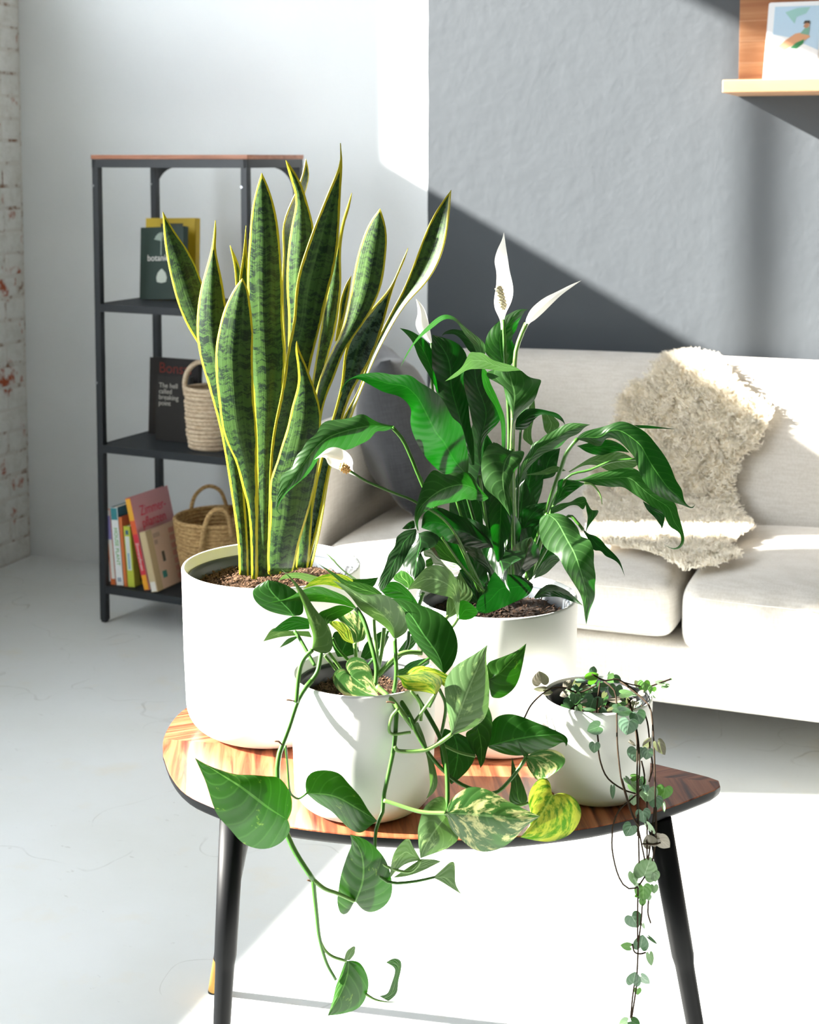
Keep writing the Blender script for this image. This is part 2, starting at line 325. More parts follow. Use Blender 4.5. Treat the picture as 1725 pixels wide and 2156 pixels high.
# ------------------------------------------------------------------ the table
ax0, ax1 = rf(-.355, 2.15, .51), rf(.42, 2.0, .51); axd = (ax1-ax0)/np.linalg.norm(ax1-ax0); tang = math.atan2(axd[1], axd[0]); tc = (ax0+ax1)/2
out = [(-.352,2.091),(-.362,2.16),(-.357,2.24),(-.335,2.30),(-.28,2.355),(-.19,2.385),(-.08,2.36),(.04,2.28),(.16,2.19),(.26,2.12),(.343,2.062),(.405,2.02),(.424,2.002),(.421,1.982),(.408,1.969),(.335,1.913),(.254,1.867),(.17,1.84),(.082,1.825),(-.007,1.828),(-.08,1.839),(-.15,1.858),(-.21,1.884),(-.254,1.915),(-.30,1.96),(-.33,2.02)]
outl = spline(out+out[:1], 120)[:-1]
ow = np.array([rf(a, b, 0) for a, b in outl])[:, :2]; cw = ow.mean(0)
table = empty('side_table', (tc[0], tc[1], 0), 'leaf-shaped low table with chevron walnut top and splayed black legs', 'table'); table.rotation_euler = (0, 0, tang)
ca, sa = math.cos(-tang), math.sin(-tang)
def tl(p): d = np.array(p[:2])-tc[:2]; return (d[0]*ca-d[1]*sa, d[0]*sa+d[1]*ca)
loc2 = np.array([tl(p) for p in ow]); cl = loc2.mean(0); n = len(loc2)
def ring(s_in, z):
    d = loc2-cl; L = np.linalg.norm(d, axis=1)[:, None]; q = cl+d*(L-s_in)/L; return [(a, b, z) for a, b in q]
MB().add(ring(.0008, .51)+ring(.0, .5085), [tuple(range(n))]+[(i, n+i, n+(i+1) % n, (i+1) % n) for i in range(n)]).build('tabletop', M_VENEER, table)
prof = [(.0, .5087), (.0, .504), (.002, .498), (.006, .4935), (.014, .490), (.03, .488)]
vs = []; fs = []
for s_, z_ in prof: vs += ring(s_, z_)
for k in range(len(prof)-1): fs += [(k*n+i, (k+1)*n+i, (k+1)*n+(i+1) % n, k*n+(i+1) % n) for i in range(n)]
fs.append(tuple(range((len(prof)-1)*n, len(prof)*n)))
MB().add(vs, fs).build('edge_band', M_BLKWOOD, table, smooth=True)
def leg(r0, f0, r1, f1, zt=.489):
    a = rf(r0, f0, zt); b = rf(r1, f1, 0.0)
    A_ = np.array([*tl(a), zt]); B_ = np.array([*tl(b), 0.0]); d = B_-A_; L = np.linalg.norm(d)
    ts = [0, .3, .36, .385, .40, .7, .86]; rr = [.0165, .0152, .0148, .0128, .0125, .0105, .0095]
    lg = MB().tube([A_+d*t_ for t_ in ts], np.interp(np.linspace(0, 1, 7), np.linspace(0, 1, 7), rr), 24).build('leg', M_BLKWOOD, table, smooth=False); shade_auto(lg)
    MB().tube([A_+d*.858, A_+d*.99], [.0097, .0088], 24).build('brass_foot', M_GOLD, lg, smooth=False)['label'] = 'brass foot cap'
    MB().tube([A_+d*.988, A_+d*1.0], [.0089, .0085], 20).build('foot_pad', M_BLKWOOD, lg, smooth=False)
leg(-.2346, 1.93, -.2575, 1.87); leg(.330, 1.93, .4145, 1.87); leg(-.225, 2.20, -.3215, 2.363)

# ------------------------------------------------------------------ pots
def pot(root, R, Hh, rb, soil_z, liner=M_LINER, lin_gap=.006, thick=.0055, lin_drop=.012, rt=1.0):
    b = R*.965
    prof = [(0, 0.0), (b-rb, 0.0)]
    for k in range(1, 9):
        a = -PI/2+PI/2*k/8; prof.append((b-rb+rb*math.cos(a), rb+rb*math.sin(a)))
    prof += [(R*.985, Hh*.5), (R, Hh-.003), (R-.001, Hh-.0008), (R-.0025, Hh), (R-thick, Hh-.0015), (R-thick-.0005, soil_z-.01)]
    MB().lathe(prof, 96).build('pot', M_POT, root, smooth=True)
    ri = R-thick-.002
    MB().lathe([(ri, soil_z-.005), (ri, Hh-lin_drop), (ri-.004, Hh-lin_drop), (ri-.007, Hh-lin_drop-.004), (ri-.009, soil_z-.008)], 96).build('inner_pot', liner, root, smooth=True)['label'] = 'dark plastic inner pot'
    return ri-.009
def soil(root, r, z, mat, fm, nf, bump=.004):
    N, K = 26, 64; vs = [(0, 0, z+.004)]; fs = []
    for i in range(1, N+1):
        for k in range(K):
            a = 2*PI*k/K; q = r*i/N; vs.append((q*math.cos(a), q*math.sin(a), z+bump*(1-i/N)+rng.normal(0, .0016)))
    for k in range(K): fs.append((0, 1+k, 1+(k+1) % K))
    for i in range(N-1): fs += [(1+i*K+k, 1+(i+1)*K+k, 1+(i+1)*K+(k+1) % K, 1+i*K+(k+1) % K) for k in range(K)]
    so = MB().add(vs, fs).build('soil', mat, root, smooth=True); stuff(so)
    m = MB()
    for _ in range(nf):
        q = (r-.004)*math.sqrt(rng.random()); a = rng.random()*2*PI; L = rng.uniform(.003, .009); th = rng.random()*PI; p = np.array([q*math.cos(a), q*math.sin(a), z+bump*(1-q/r)+rng.uniform(0, .004)])
        d = np.array([math.cos(th), math.sin(th), rng.uniform(-.5, .6)])*L; w = np.array([-math.sin(th), math.cos(th), .3])*rng.uniform(.0004, .0012)
        mid = p+d*.5+np.array([0, 0, rng.uniform(0, .002)])
        m.add([p-w, p+w, mid+w, mid-w, p+d], [(0, 1, 2, 3), (3, 2, 4)])
    stuff(m.build('soil_fibres', fm, root))

# ------------------------------------------------------------------ leaf, tube and spathe makers
DMAP = {'potted_snake_plant': ((0, 5), (-.078, -.078)), 'potted_peace_lily': ((0, 5), (-.073, -.073)), 'potted_pothos': ((1.78, 1.95), (0., -.066)), 'potted_string_of_hearts': ((1.88, 1.93), (-.028, -.067))}
def dmap(root, f):
    a = DMAP.get(root.name); f = np.asarray(f, float)
    return f if a is None else f+np.interp(f, a[0], a[1])
def leaf(root, A, B, f, mat, M=None, tilt=0.0, fold=0.0, heart=False, rows=20, half=4, name='leaf', wav=0.0, solid=0, label=None, par=None):
    f = f if hasattr(f, '__len__') else (f, f)
    a = spline(A, rows); b = spline(B, rows)
    tt = np.linspace(0, 1, rows)
    if heart or M is not None:
        mm = spline(M if M is not None else [((A[0][0]+B[0][0])/2, (A[0][1]+B[0][1])/2), ((A[-1][0]+B[-1][0])/2, (A[-1][1]+B[-1][1])/2)], 60)
        tm = np.clip((tt-.2)/.8, 0, 1) if heart else tt
        m = np.stack([np.interp(tm, np.linspace(0, 1, 60), mm[:, k]) for k in (0, 1)], 1)
    else: m = (a+b)/2
    fm = np.interp(tt, np.linspace(0, 1, len(f)), f)
    if len(f) > 2:
        k = np.array([.25, .5, .25])
        for _ in range(3): fm[1:-1] = np.convolve(fm, k, 'valid')
    C0 = np.array(root.matrix_world.translation) if par is None else np.array(root.matrix_world.translation)
    org = np.array(root.location)
    P = np.zeros((rows, 2*half+1, 3)); U = np.zeros((rows, 2*half+1)); E_ = np.zeros_like(U)
    ph = rng.uniform(0, 6); fd = dmap(root, fm)
    for i in range(rows):
        wa = np.linalg.norm(a[i]-m[i])/FPX*fm[i]; wb = np.linalg.norm(b[i]-m[i])/FPX*fm[i]; hw = (wa+wb)/2
        for j in range(-half, half+1):
            u = j/half; q = m[i]+(a[i]-m[i])*(-u) if u < 0 else m[i]+(b[i]-m[i])*u
            ff = float(fd[i])+tilt*u*hw+fold*abs(u)**1.4*hw+wav*hw*u*u*math.sin(ph+tt[i]*17+(2 if u > 0 else 0))
            P[i, j+half] = pf(q[0], q[1], ff)-org; U[i, j+half] = u; E_[i, j+half] = (1-abs(u))*(wa if u < 0 else wb)*math.sqrt(1+min(tilt*tilt, 4))
    vlen = np.r_[0, np.cumsum(np.linalg.norm(np.diff(P[:, half], axis=0), axis=1))]
    nc = 2*half+1
    vs = P.reshape(-1, 3); fs = [(i*nc+j, i*nc+j+1, (i+1)*nc+j+1, (i+1)*nc+j) for i in range(rows-1) for j in range(nc-1)]
    me = bpy.data.meshes.new(name); me.from_pydata([tuple(p) for p in vs], [], fs)
    uv = me.uv_layers.new(name='UVMap'); ed = me.uv_layers.new(name='edge')
    li = np.zeros(len(me.loops), int); me.loops.foreach_get('vertex_index', li)
    uvs = np.stack([U.ravel()[li], np.repeat(vlen, nc)[li]], 1); uv.data.foreach_set('uv', uvs.ravel())
    eds = np.stack([E_.ravel()[li], np.repeat(tt, nc)[li]], 1); ed.data.foreach_set('uv', eds.ravel())
    o = link(name, me, mat, par if par is not None else root)
    sb = o.modifiers.new('sub', 'SUBSURF'); sb.levels = 1; sb.render_levels = 1
    if solid: so = o.modifiers.new('thickness', 'SOLIDIFY'); so.thickness = solid; so.offset = 0
    if label: o['label'] = label
    return o
def stem(root, pts, f, r, mat, name='stem', n=8, par=None, steps=28):
    p = spline(pts, steps); fm = np.interp(np.linspace(0, 1, steps), np.linspace(0, 1, len(f)), f) if hasattr(f, '__len__') else np.full(steps, f)
    fm = dmap(root, fm); org = np.array(root.location); q = [pf(p[i][0], p[i][1], fm[i])-org for i in range(steps)]
    rr = [x_/FPX*2.1 for x_ in (r if hasattr(r, '__len__') else (r, r))]
    return MB().tube(q, rr, n).build(name, mat, par if par is not None else root, smooth=True)
def bumps(root, p0, p1, r, nb, br, mat, par):
    m = MB(); p0, p1 = np.array(p0), np.array(p1); ax = p1-p0; L = np.linalg.norm(ax); ax /= L
    s = np.cross(ax, [.2, .9, .1]); s /= np.linalg.norm(s); t_ = np.cross(ax, s)
    m.tube([p0, p0+ax*L*.1, p0+ax*L*.5, p0+ax*L*.9, p1], [r*.5, r*.9, r, r*.85, r*.3], 12)
    for i in range(nb):
        h = (i+.5)/nb; a = i*2.39996; rad = r*(.9 if .08 < h < .92 else .5); c = p0+ax*L*h+rad*(math.cos(a)*s+math.sin(a)*t_); d = (math.cos(a)*s+math.sin(a)*t_)
        m.tube([c-d*br, c, c+d*br*.8, c+d*br*1.4], [br, br, br*.8, br*.3], 6)
    return m.build('spadix', mat, par, smooth=True)

# ------------------------------------------------------------------ snake plant
def place(r, f, z): v = rf(r, f, z); return (v[0], v[1], z)
snake = empty('potted_snake_plant', place(-.2058, 2.205, .5102), 'tall snake plant with yellow-edged banded leaves in the largest white pot', 'plant')
ri = pot(snake, .1326, .2477, .045, .212, lin_drop=.016); soil(snake, ri, .214, M_SOIL, M_FIBRE, 2600, .006)
SL = lambda A, B, f, **k: leaf(snake, A, B, f, k.pop('mat', M_SNAKE), solid=.0018, rows=28, half=5, **k)
B0 = 2.28
# leftmost leaf
SL(PX(520,1212, 512,1100, 496,980, 465,840, 430,745, 400,697, 375,640, 357,570, 346,505, 343,446), PX(536,1212, 532,1080, 522,950, 500,820, 470,720, 440,640, 421,583, 400,535, 362,480, 343,446), (B0, 2.34, 2.40), tilt=.3, fold=.35)
SL(PX(504,1210, 501,1138, 485,1022, 468,920, 452,855, 435,796, 423,757, 416,715, 414.5,678, 421,617, 435,563, 446,525, 449,500, 454,464), PX(523,1212, 521,1130, 512,1010, 503,900, 494,800, 485,720, 475,640, 467,586, 458,548, 453,522, 456,494, 454,464), (2.25, 2.26, 2.29), fold=.45)
SL(PX(530,1219, 528,1131, 522,1062, 510,1022, 498,972, 479,934, 468,896, 461,843, 456,800, 454,760, 455,730, 460,701, 471,655, 485,624, 498,600, 511,586), PX(541,1219, 542,1131, 541,1069, 541,959, 540,903, 536,865, 533,802, 532,740, 533,701, 529,655, 523,613, 518,594, 511,586), (2.22, 2.20, 2.21), fold=.4)
SL(PX(540,1215, 540,1131, 541,1000, 536,865, 528,780, 523,700, 521,605, 522,555, 526.6,494, 530,444, 540,398, 551.5,364), PX(572,1212, 575,1100, 580,960, 592,850, 600,760, 596,690, 594,650, 594.7,609, 590,525, 584,464, 568.7,402, 551.5,364), (2.25, 2.25, 2.24), fold=.4)
SL(PX(600,1200, 598,900, 600,750, 595,650, 594,586, 598,532, 594.7,494, 596,467, 607,441, 622,406, 635.6,379, 644,335), PX(622,1200, 620,900, 614,700, 607,600, 608,540, 609,500, 618,470, 634,430, 644,402, 651,375, 652,356, 644,335), (2.30, 2.34, 2.36), tilt=1.6)
SL(PX(590,1205, 600,1000, 606,800, 608,662, 604,609, 605,555, 609,510, 616.5,464, 625,432, 622,402, 609,368, 602,337), PX(612,1205, 628,1000, 642,800, 652,660, 657,600, 661,540, 662,485, 657,460, 648,436, 643,410, 630,375, 602,337), (2.30, 2.30, 2.30), fold=.5)
SL(PX(564,1210, 566,1100, 570,960, 581,881, 589,850, 600,787, 605,740, 614,701, 621,660, 622,617, 630,571, 645,525, 660,483, 683,425, 697,391, 713,357, 719,337, 717,301), PX(592,1208, 606,1100, 622,980, 636,880, 650,790, 661,739, 676,682, 688,624, 703,571, 712,510, 716,452, 718,395, 722,352, 721,330, 717,301), (2.24, 2.22, 2.24), fold=-.35, tilt=.25)
SL(PX(565,1203, 563.5,1178, 565,1131, 569,1100, 569,1069, 568,1028, 573,1000, 584,972, 592,943, 607,896, 613,865, 620,840, 629,803, 626,759, 622,739, 625,718), PX(617,1203, 632,1137, 648,1084, 660,1037, 670,990, 675,915, 676,881, 670,840, 657,803, 643,765, 631,740, 625,718), (2.20, 2.18, 2.18), fold=.35)
SL(PX(600,1200, 625,1000, 650,850, 668,740, 684,640, 700,560, 714,500, 722,460, 733,430, 741,406), PX(628,1200, 650,1000, 668,850, 688,760, 705,700, 716,630, 719,590, 717,545, 720,500, 727,464, 739,429, 741,406), (2.31, 2.33, 2.34), fold=.4)
SL(PX(623,1195, 640,1000, 655,880, 668,815, 684,770, 700,737, 719,700, 734,643, 742,600, 748,563, 757,525, 767,494, 781,464, 801,439), PX(650,1195, 665,1000, 680,860, 704,796, 724,739, 746,707, 768,678, 791,636, 805,597, 812,548, 815.5,494, 809,460, 801,439), (2.26, 2.27, 2.27), fold=.3, tilt=-.2)
SL(S3(415,860, 428,780, 442,690, 455,570, 490,465, 532,395), S3(430,855, 460,780, 480,700, 498,620, 520,500, 532,395), 2.265, name='leaf')
SL(PX(632,1195, 648,1110, 668,1000, 686,930, 700,882, 712,840, 721,800, 724,760, 731,724, 745,701, 779,655, 817,613, 837,574, 854,532, 859.5,522), PX(648,1195, 670,1110, 692,1000, 707,930, 722,882, 735,840, 752,805, 775,770, 788,739, 801,705, 814,659, 827,609, 840,574, 856,540, 859.5,522), (2.28, 2.28, 2.29), fold=-.4, mat=M_SNAKEB)
SL(PX(643,1195, 662,1110, 684,1000, 705,930, 722,880, 745,840, 761,807, 768,780, 787,731, 806,693, 829,647, 848,613, 867,567, 886,517, 902,475, 925,433, 950,400), PX(657,1194, 675,1116, 698,978, 720,925, 740,882, 750,850, 767,807, 792,749, 817,701, 844,655, 868,624, 894,601, 921,559, 938,510, 946,452, 950,400), (2.29, 2.32, 2.34), fold=-.3, tilt=-.3)
SL(PX(515,1200, 512,900, 505,700, 497,605, 494,560, 484.5,517), PX(530,1200, 525,900, 518,700, 511,610, 505.6,563, 484.5,517), (2.33, 2.36), tilt=.8)
SL(PX(520,1200, 516,900, 508,700, 503,600, 511,545, 518,475), PX(535,1200, 535,900, 530,700, 524,600, 521,545, 518,475), (2.32, 2.32), tilt=.3)

# ------------------------------------------------------------------ peace lily
lily = empty('potted_peace_lily', place(.1283, 2.170, .5102), 'peace lily with white flowers in the white pot behind the trailing pothos', 'plant')
ri = pot(lily, .1182, .2115, .026, .176, lin_drop=.014); soil(lily, ri, .180, M_DSOIL, M_SOIL, 900, .005)
def LL(A, B, f, mat=M_LILY, **k): return leaf(lily, A, B, f, mat, **dict(dict(wav=.12), **k))
def LP(pts, f, r=4.5, mat=M_STEM): return stem(lily, pts, f, r, mat, 'petiole')
LL(L1(490,720, 494,660, 450,620, 360,548, 320,505, 260,488, 215,510, 150,570, 90,640, 40,720, 10,790), L1(440,720, 425,665, 375,605, 330,535, 290,514, 250,520, 200,560, 130,615, 80,670, 35,742, 10,790), (2.20, 2.18, 2.12), M_LILYM, tilt=.8)
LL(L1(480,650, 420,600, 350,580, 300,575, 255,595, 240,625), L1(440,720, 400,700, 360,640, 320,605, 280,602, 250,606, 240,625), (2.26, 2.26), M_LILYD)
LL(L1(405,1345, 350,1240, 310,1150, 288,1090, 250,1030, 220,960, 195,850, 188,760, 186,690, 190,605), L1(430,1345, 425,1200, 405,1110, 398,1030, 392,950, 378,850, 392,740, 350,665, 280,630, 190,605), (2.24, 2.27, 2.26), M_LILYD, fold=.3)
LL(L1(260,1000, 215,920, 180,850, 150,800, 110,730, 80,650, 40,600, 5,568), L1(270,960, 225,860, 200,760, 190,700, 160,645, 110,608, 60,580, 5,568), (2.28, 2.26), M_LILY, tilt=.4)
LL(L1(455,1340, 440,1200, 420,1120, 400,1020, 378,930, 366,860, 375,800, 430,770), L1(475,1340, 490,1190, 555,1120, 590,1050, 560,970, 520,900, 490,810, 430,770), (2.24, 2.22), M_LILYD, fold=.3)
LL(L1(585,1260, 582,1150, 575,1090, 545,1010, 508,958, 478,890, 468,810, 475,795), L1(605,1260, 606,1150, 600,1070, 570,990, 545,930, 520,880, 500,810, 475,795), (2.18, 2.16), M_LILYM, tilt=.5)
LL(L1(585,800, 530,750, 488,700, 500,610, 535,560, 580,520, 620,490, 680,462, 735,462), L1(620,800, 660,740, 668,690, 640,630, 668,575, 682,530, 705,490, 720,465, 735,462), (2.26, 2.27), M_LILY, fold=.3)
LL(L4(455,1560, 470,1300, 478,1125, 440,1110, 402,1030, 390,940, 330,875, 240,852, 205,790, 300,758, 430,762), L4(475,1560, 492,1300, 520,1240, 570,1190, 650,1130, 702,1060, 732,985, 745,930, 775,860, 700,850, 620,820, 560,762, 430,762), (2.16, 2.14, 2.16), M_LILYM, M=L4(465,1560, 472,1300, 488,1120, 492,980, 470,880, 432,765), fold=.35, rows=26)
LL(L1(690,806, 655,785, 600,768, 530,748, 488,714, 470,702, 440,710, 408,698, 385,740, 360,788, 310,830, 262,870), L1(690,808, 640,812, 590,815, 540,806, 500,802, 470,800, 435,800, 400,802, 370,815, 335,840, 305,855, 262,870), (2.15, 2.12, 2.10), M_LILYP, tilt=.4)
LL(L3(1190,640, 1000,640, 910,580, 810,480, 740,370, 700,290, 660,180, 655,80)+S3(955,1345, 925,1290, 860,1238, 760,1215, 640,1150, 560,1115, 500,1140, 455,1230), L3(1205,640, 1215,500, 1190,350, 1140,150)+S3(1240,1400, 1190,1300, 1120,1210, 1000,1140, 940,1090, 830,1095, 740,1075, 600,1085, 520,1120, 470,1160, 455,1230), (2.20, 2.14, 2.12, 2.10), M_LILY, fold=-.25, rows=28)
LL(S2(1500,500, 1400,480, 1330,440, 1280,415, 1200,450, 1050,465, 1000,500, 980,560, 910,600, 890,660, 840,700, 820,780, 740,830, 730,920, 700,1030, 705,1075, 750,1105), S2(1495,515, 1430,540, 1380,532, 1340,590, 1240,640, 1190,662, 1080,665, 1010,700, 970,760, 930,820, 850,890, 780,950, 722,1030, 715,1078, 750,1105), (2.14, 2.10, 2.08), M_LILYM, M=S2(1498,508, 1350,500, 1150,540, 1000,620, 860,800, 760,950, 708,1050, 750,1105), fold=.45, rows=30)
LP(PX(826,899, 848,925, 867,965, 880,997, 905,1050, 960,1130, 1010,1245), (2.14, 2.16, 2.22), 4)
LL(L3(760,1140, 780,1010, 850,960, 940,945, 1060,1000, 1200,1060, 1300,1150, 1400,1230, 1450,1330)[::-1], L3(760,1140, 860,1180, 950,1240, 1060,1290, 1200,1310, 1300,1340, 1380,1330, 1450,1330)[::-1], (2.18, 2.14), M_LILYD, fold=.3)
LL(L3(1400,850, 1310,750, 1280,690, 1220,610, 1120,615, 1060,610, 1010,635, 950,620, 880,580, 800,680, 750,800, 725,890, 697,980, 697,1090, 725,1168), L3(1400,862, 1340,895, 1290,870, 1230,882, 1190,862, 1100,890, 1000,910, 900,935, 820,970, 760,1020, 728,1090, 735,1170), (2.15, 2.11, 2.08), M_LILYM, M=L3(1400,856, 1200,735, 1020,750, 850,850, 740,960, 712,1060, 730,1168), fold=.4, rows=28)
LL(L6(590,330, 450,350, 370,410, 330,450, 320,560, 240,650, 210,760, 170,870, 130,950, 95,1100, 130,1140), L6(600,350, 585,470, 510,600, 445,730, 400,820, 300,960, 220,1060, 150,1142, 130,1140), (2.10, 2.05), M_LILYD, tilt=-.4)
LL(L6(610,385, 560,500, 480,640, 440,720, 420,790, 480,880, 540,960, 570,995), L6(640,385, 740,350, 860,400, 900,440, 850,550, 760,590, 700,565, 655,570, 655,640, 695,720, 720,830, 650,900, 590,980, 570,995), (2.12, 2.07), M_LILYD, M=L6(620,385, 650,480, 620,620, 600,780, 570,995), fold=.4)
LL(L6(580,290, 560,220, 480,260, 410,330), L6(575,320, 500,335, 410,330), 2.16, M_LILYD)
LL(L2(735,120, 700,112, 655,76, 610,90, 590,130, 575,180, 580,260, 600,320, 660,370, 700,420, 728,465), L2(742,125, 800,120, 792,160, 770,200, 742,232, 735,265, 722,300, 725,350, 728,465), (2.12, 2.08, 2.07), M_LILYM, M=L2(738,122, 700,180, 690,270, 705,370, 728,465), fold=.4)
LL(L2(640,300, 620,380, 618,480, 635,600, 655,680, 665,722), L2(725,350, 738,430, 730,520, 705,620, 682,690, 665,722), (2.14, 2.10), M_LILY, fold=-.4)
LL(L2(620,625, 608,680, 640,740, 680,790, 728,860), L2(640,625, 740,640, 805,645, 800,680, 770,680, 740,690, 715,740, 710,800, 728,860), (2.12, 2.06), M_LILYD, M=L2(630,625, 670,690, 695,780, 728,860), fold=.4)
LL(L2(845,812, 780,770, 690,760, 640,750, 600,840, 555,900, 545,960), L2(845,830, 820,870, 740,910, 660,945, 600,965, 545,960), (2.16, 2.08), M_LILYD)
LL(L2(850,880, 880,840, 930,812, 990,830, 1040,860, 1105,925), L2(855,890, 900,880, 980,880, 1050,905, 1105,925), (2.18, 2.12), M_LILYD, fold=-.3)
LL(L5(300,960, 250,990, 240,1060, 250,1180, 310,1280, 370,1310, 430,1370, 460,1440, 510,1520, 560,1600, 610,1680, 640,1780, 655,1900, 668,1965), L5(330,958, 400,950, 470,970, 540,1020, 600,1100, 615,1165, 690,1180, 720,1240, 740,1310, 735,1400, 755,1530, 745,1600, 745,1720, 700,1830, 668,1965), (2.10, 2.05, 2.06), M_LILYM, M=L5(310,958, 400,1020, 480,1160, 560,1320, 640,1560, 680,1750, 668,1965), fold=.35, rows=30)
LP(L5(310,960, 250,1100, 180,1300, 120,1550), (2.10, 2.16, 2.22), 4)
LL(L5(640,1110, 690,1200, 735,1290, 800,1290, 840,1340, 910,1370, 970,1420, 1020,1530), L5(645,1100, 690,1140, 740,1150, 800,1190, 850,1250, 940,1340, 980,1400, 1020,1530), (2.20, 2.20), M_LILYD, tilt=.3)
LP(L5(640,1105, 590,1040, 500,980, 350,1200, 150,1550), (2.20, 2.22, 2.24), 3.5)
LL(L5(580,265, 640,215, 700,195, 850,158, 960,118, 1050,130, 1200,210, 1290,310, 1380,430, 1440,540, 1480,650, 1540,740, 1552,830, 1600,893, 1640,903, 1658,868), L5(590,285, 660,302, 760,345, 812,340, 832,282, 870,262, 960,290, 1050,380, 1110,450, 1150,580, 1200,680, 1300,780, 1400,830, 1480,860, 1560,882, 1610,909, 1642,911, 1658,868), (2.18, 2.16, 2.14, 2.14), M_LILY, fold=.4, rows=32)
LP(L5(590,275, 540,330, 480,420, 440,540, 380,700, 300,950, 140,1550), (2.18, 2.2, 2.24), 4.5)
LL(L5(460,638, 540,652, 640,640, 740,590, 860,570, 1000,540, 1130,550, 1200,640, 1300,730, 1400,800, 1480,860, 1500,950, 1540,1080, 1562,1210, 1510,1280, 1440,1278, 1370,1230), L5(470,645, 560,668, 640,658, 720,692, 820,702, 900,716, 1000,710, 1080,765, 1180,830, 1260,890, 1360,940, 1390,1000, 1430,1080, 1508,1120, 1535,1200, 1500,1262, 1440,1272, 1370,1230), (2.20, 2.20, 2.18, 2.16), M_LILYM, fold=.3, tilt=-.3, rows=32)
LP(L5(1120,460, 900,480, 700,560, 480,640, 300,1000, 150,1540), (2.2, 2.22, 2.24), 3)
LL(L5(1180,840, 1220,920, 1290,990, 1350,1080, 1340,1110, 1300,1115), L5(1230,870, 1370,950, 1372,1040, 1352,1095, 1300,1115), (2.22, 2.22), M_LILYD)
LL(L5(505,575, 620,500, 720,440, 830,410, 930,390, 1040,420, 1150,500), L5(515,580, 640,520, 740,512, 800,530, 880,572, 980,562, 1080,548, 1150,500), (2.24, 2.26), M_LILYP, wav=.1)
LL(L5(580,340, 700,310, 820,280, 920,295, 1000,340, 1060,400), L5(600,350, 680,400, 800,425, 940,390, 1060,400), (2.24, 2.24), M_LILY)
LL(L5(1100,150, 1230,155, 1330,168, 1467,186), L5(1150,178, 1240,182, 1340,184, 1467,188), (2.22, 2.24), M_LILYD, wav=0)
LL(L5(40,690, 70,560, 100,460, 150,400, 180,310, 250,290, 290,240, 380,200, 460,150, 530,130, 620,135, 705,148), L5(60,700, 130,560, 200,480, 300,400, 430,350, 500,270, 600,230, 650,170, 705,148), (2.18, 2.16), M_LILYM, fold=.35)
LL(L5(205,660, 215,520, 260,420, 320,385, 430,360), L5(290,640, 380,610, 405,500, 430,365), (2.24, 2.24), M_LILYD)
LL(L5(120,600, 250,570, 380,520, 480,562), L5(120,606, 300,600, 400,578, 480,566), 2.2, M_LILYP)
LL(L5(360,880, 400,760, 410,660, 450,640, 540,650, 660,680), L5(380,880, 450,835, 520,780, 600,720, 660,680), 2.2, M_LILY)
LP(L5(650,678, 720,690, 770,740, 800,800, 812,870), 2.2, (3, .8), M_STEMP)
LL(L5(340,900, 440,862, 520,850, 590,810, 650,800, 672,840), L5(350,960, 440,925, 520,882, 590,882, 640,920, 672,850), 2.16, M_LILYM)
LL(L5(655,830, 668,920, 680,1000, 655,1150), L5(675,850, 720,925, 778,920, 770,960, 740,1000, 690,1070, 655,1150), 2.15, M_LILY)
LL(L5(60,1100, 50,1000, 110,900, 200,870, 310,850), L5(150,1080, 250,1020, 300,920, 310,850), 2.21, M_LILYD)
LL(L5(190,1545, 240,1440, 300,1370, 360,1350, 430,1375), L5(200,1545, 300,1500, 370,1435, 430,1375), 2.18, M_LILYM, tilt=.6)
LL(L5(140,1560, 135,1300, 190,1100, 250,1040), L5(175,1550, 210,1350, 258,1160, 250,1040), 2.2, M_LILY)
LL(L4(505,1300, 520,1240, 570,1185, 640,1150, 750,1155, 840,1175, 930,1200, 990,1260, 1010,1325), L4(505,1365, 560,1370, 620,1350, 680,1280, 760,1212, 860,1222, 940,1258, 990,1290, 1010,1325), (2.22, 2.24), M_LILYD, fold=.2)
LL(L4(770,1205, 785,1300, 800,1370, 835,1415), L4(880,1220, 945,1290, 940,1345, 870,1400, 835,1415), 2.25, M_LILYP)
LL(L4(650,1110, 610,1300, 580,1440, 620,1490, 665,1525), L4(698,1060, 705,1200, 670,1350, 670,1460, 690,1500, 665,1525), 2.27, M_LILYP)
LL(L6(1350,1300, 1210,1020, 1110,720, 1030,500), L6(1420,1250, 1370,900, 1260,650, 1140,510), 2.25, M_LILYD)
LL(L6(1300,1290, 1250,1000, 1240,750, 1260,590), L6(1500,1200, 1520,950, 1480,760, 1260,590), 2.26, M_LILYD)
LL(L6(1120,800, 1000,762, 900,700, 860,620, 820,545), L6(1130,790, 1085,670, 1000,570, 920,490, 850,480, 820,545), 2.16, M_PM, wav=0)
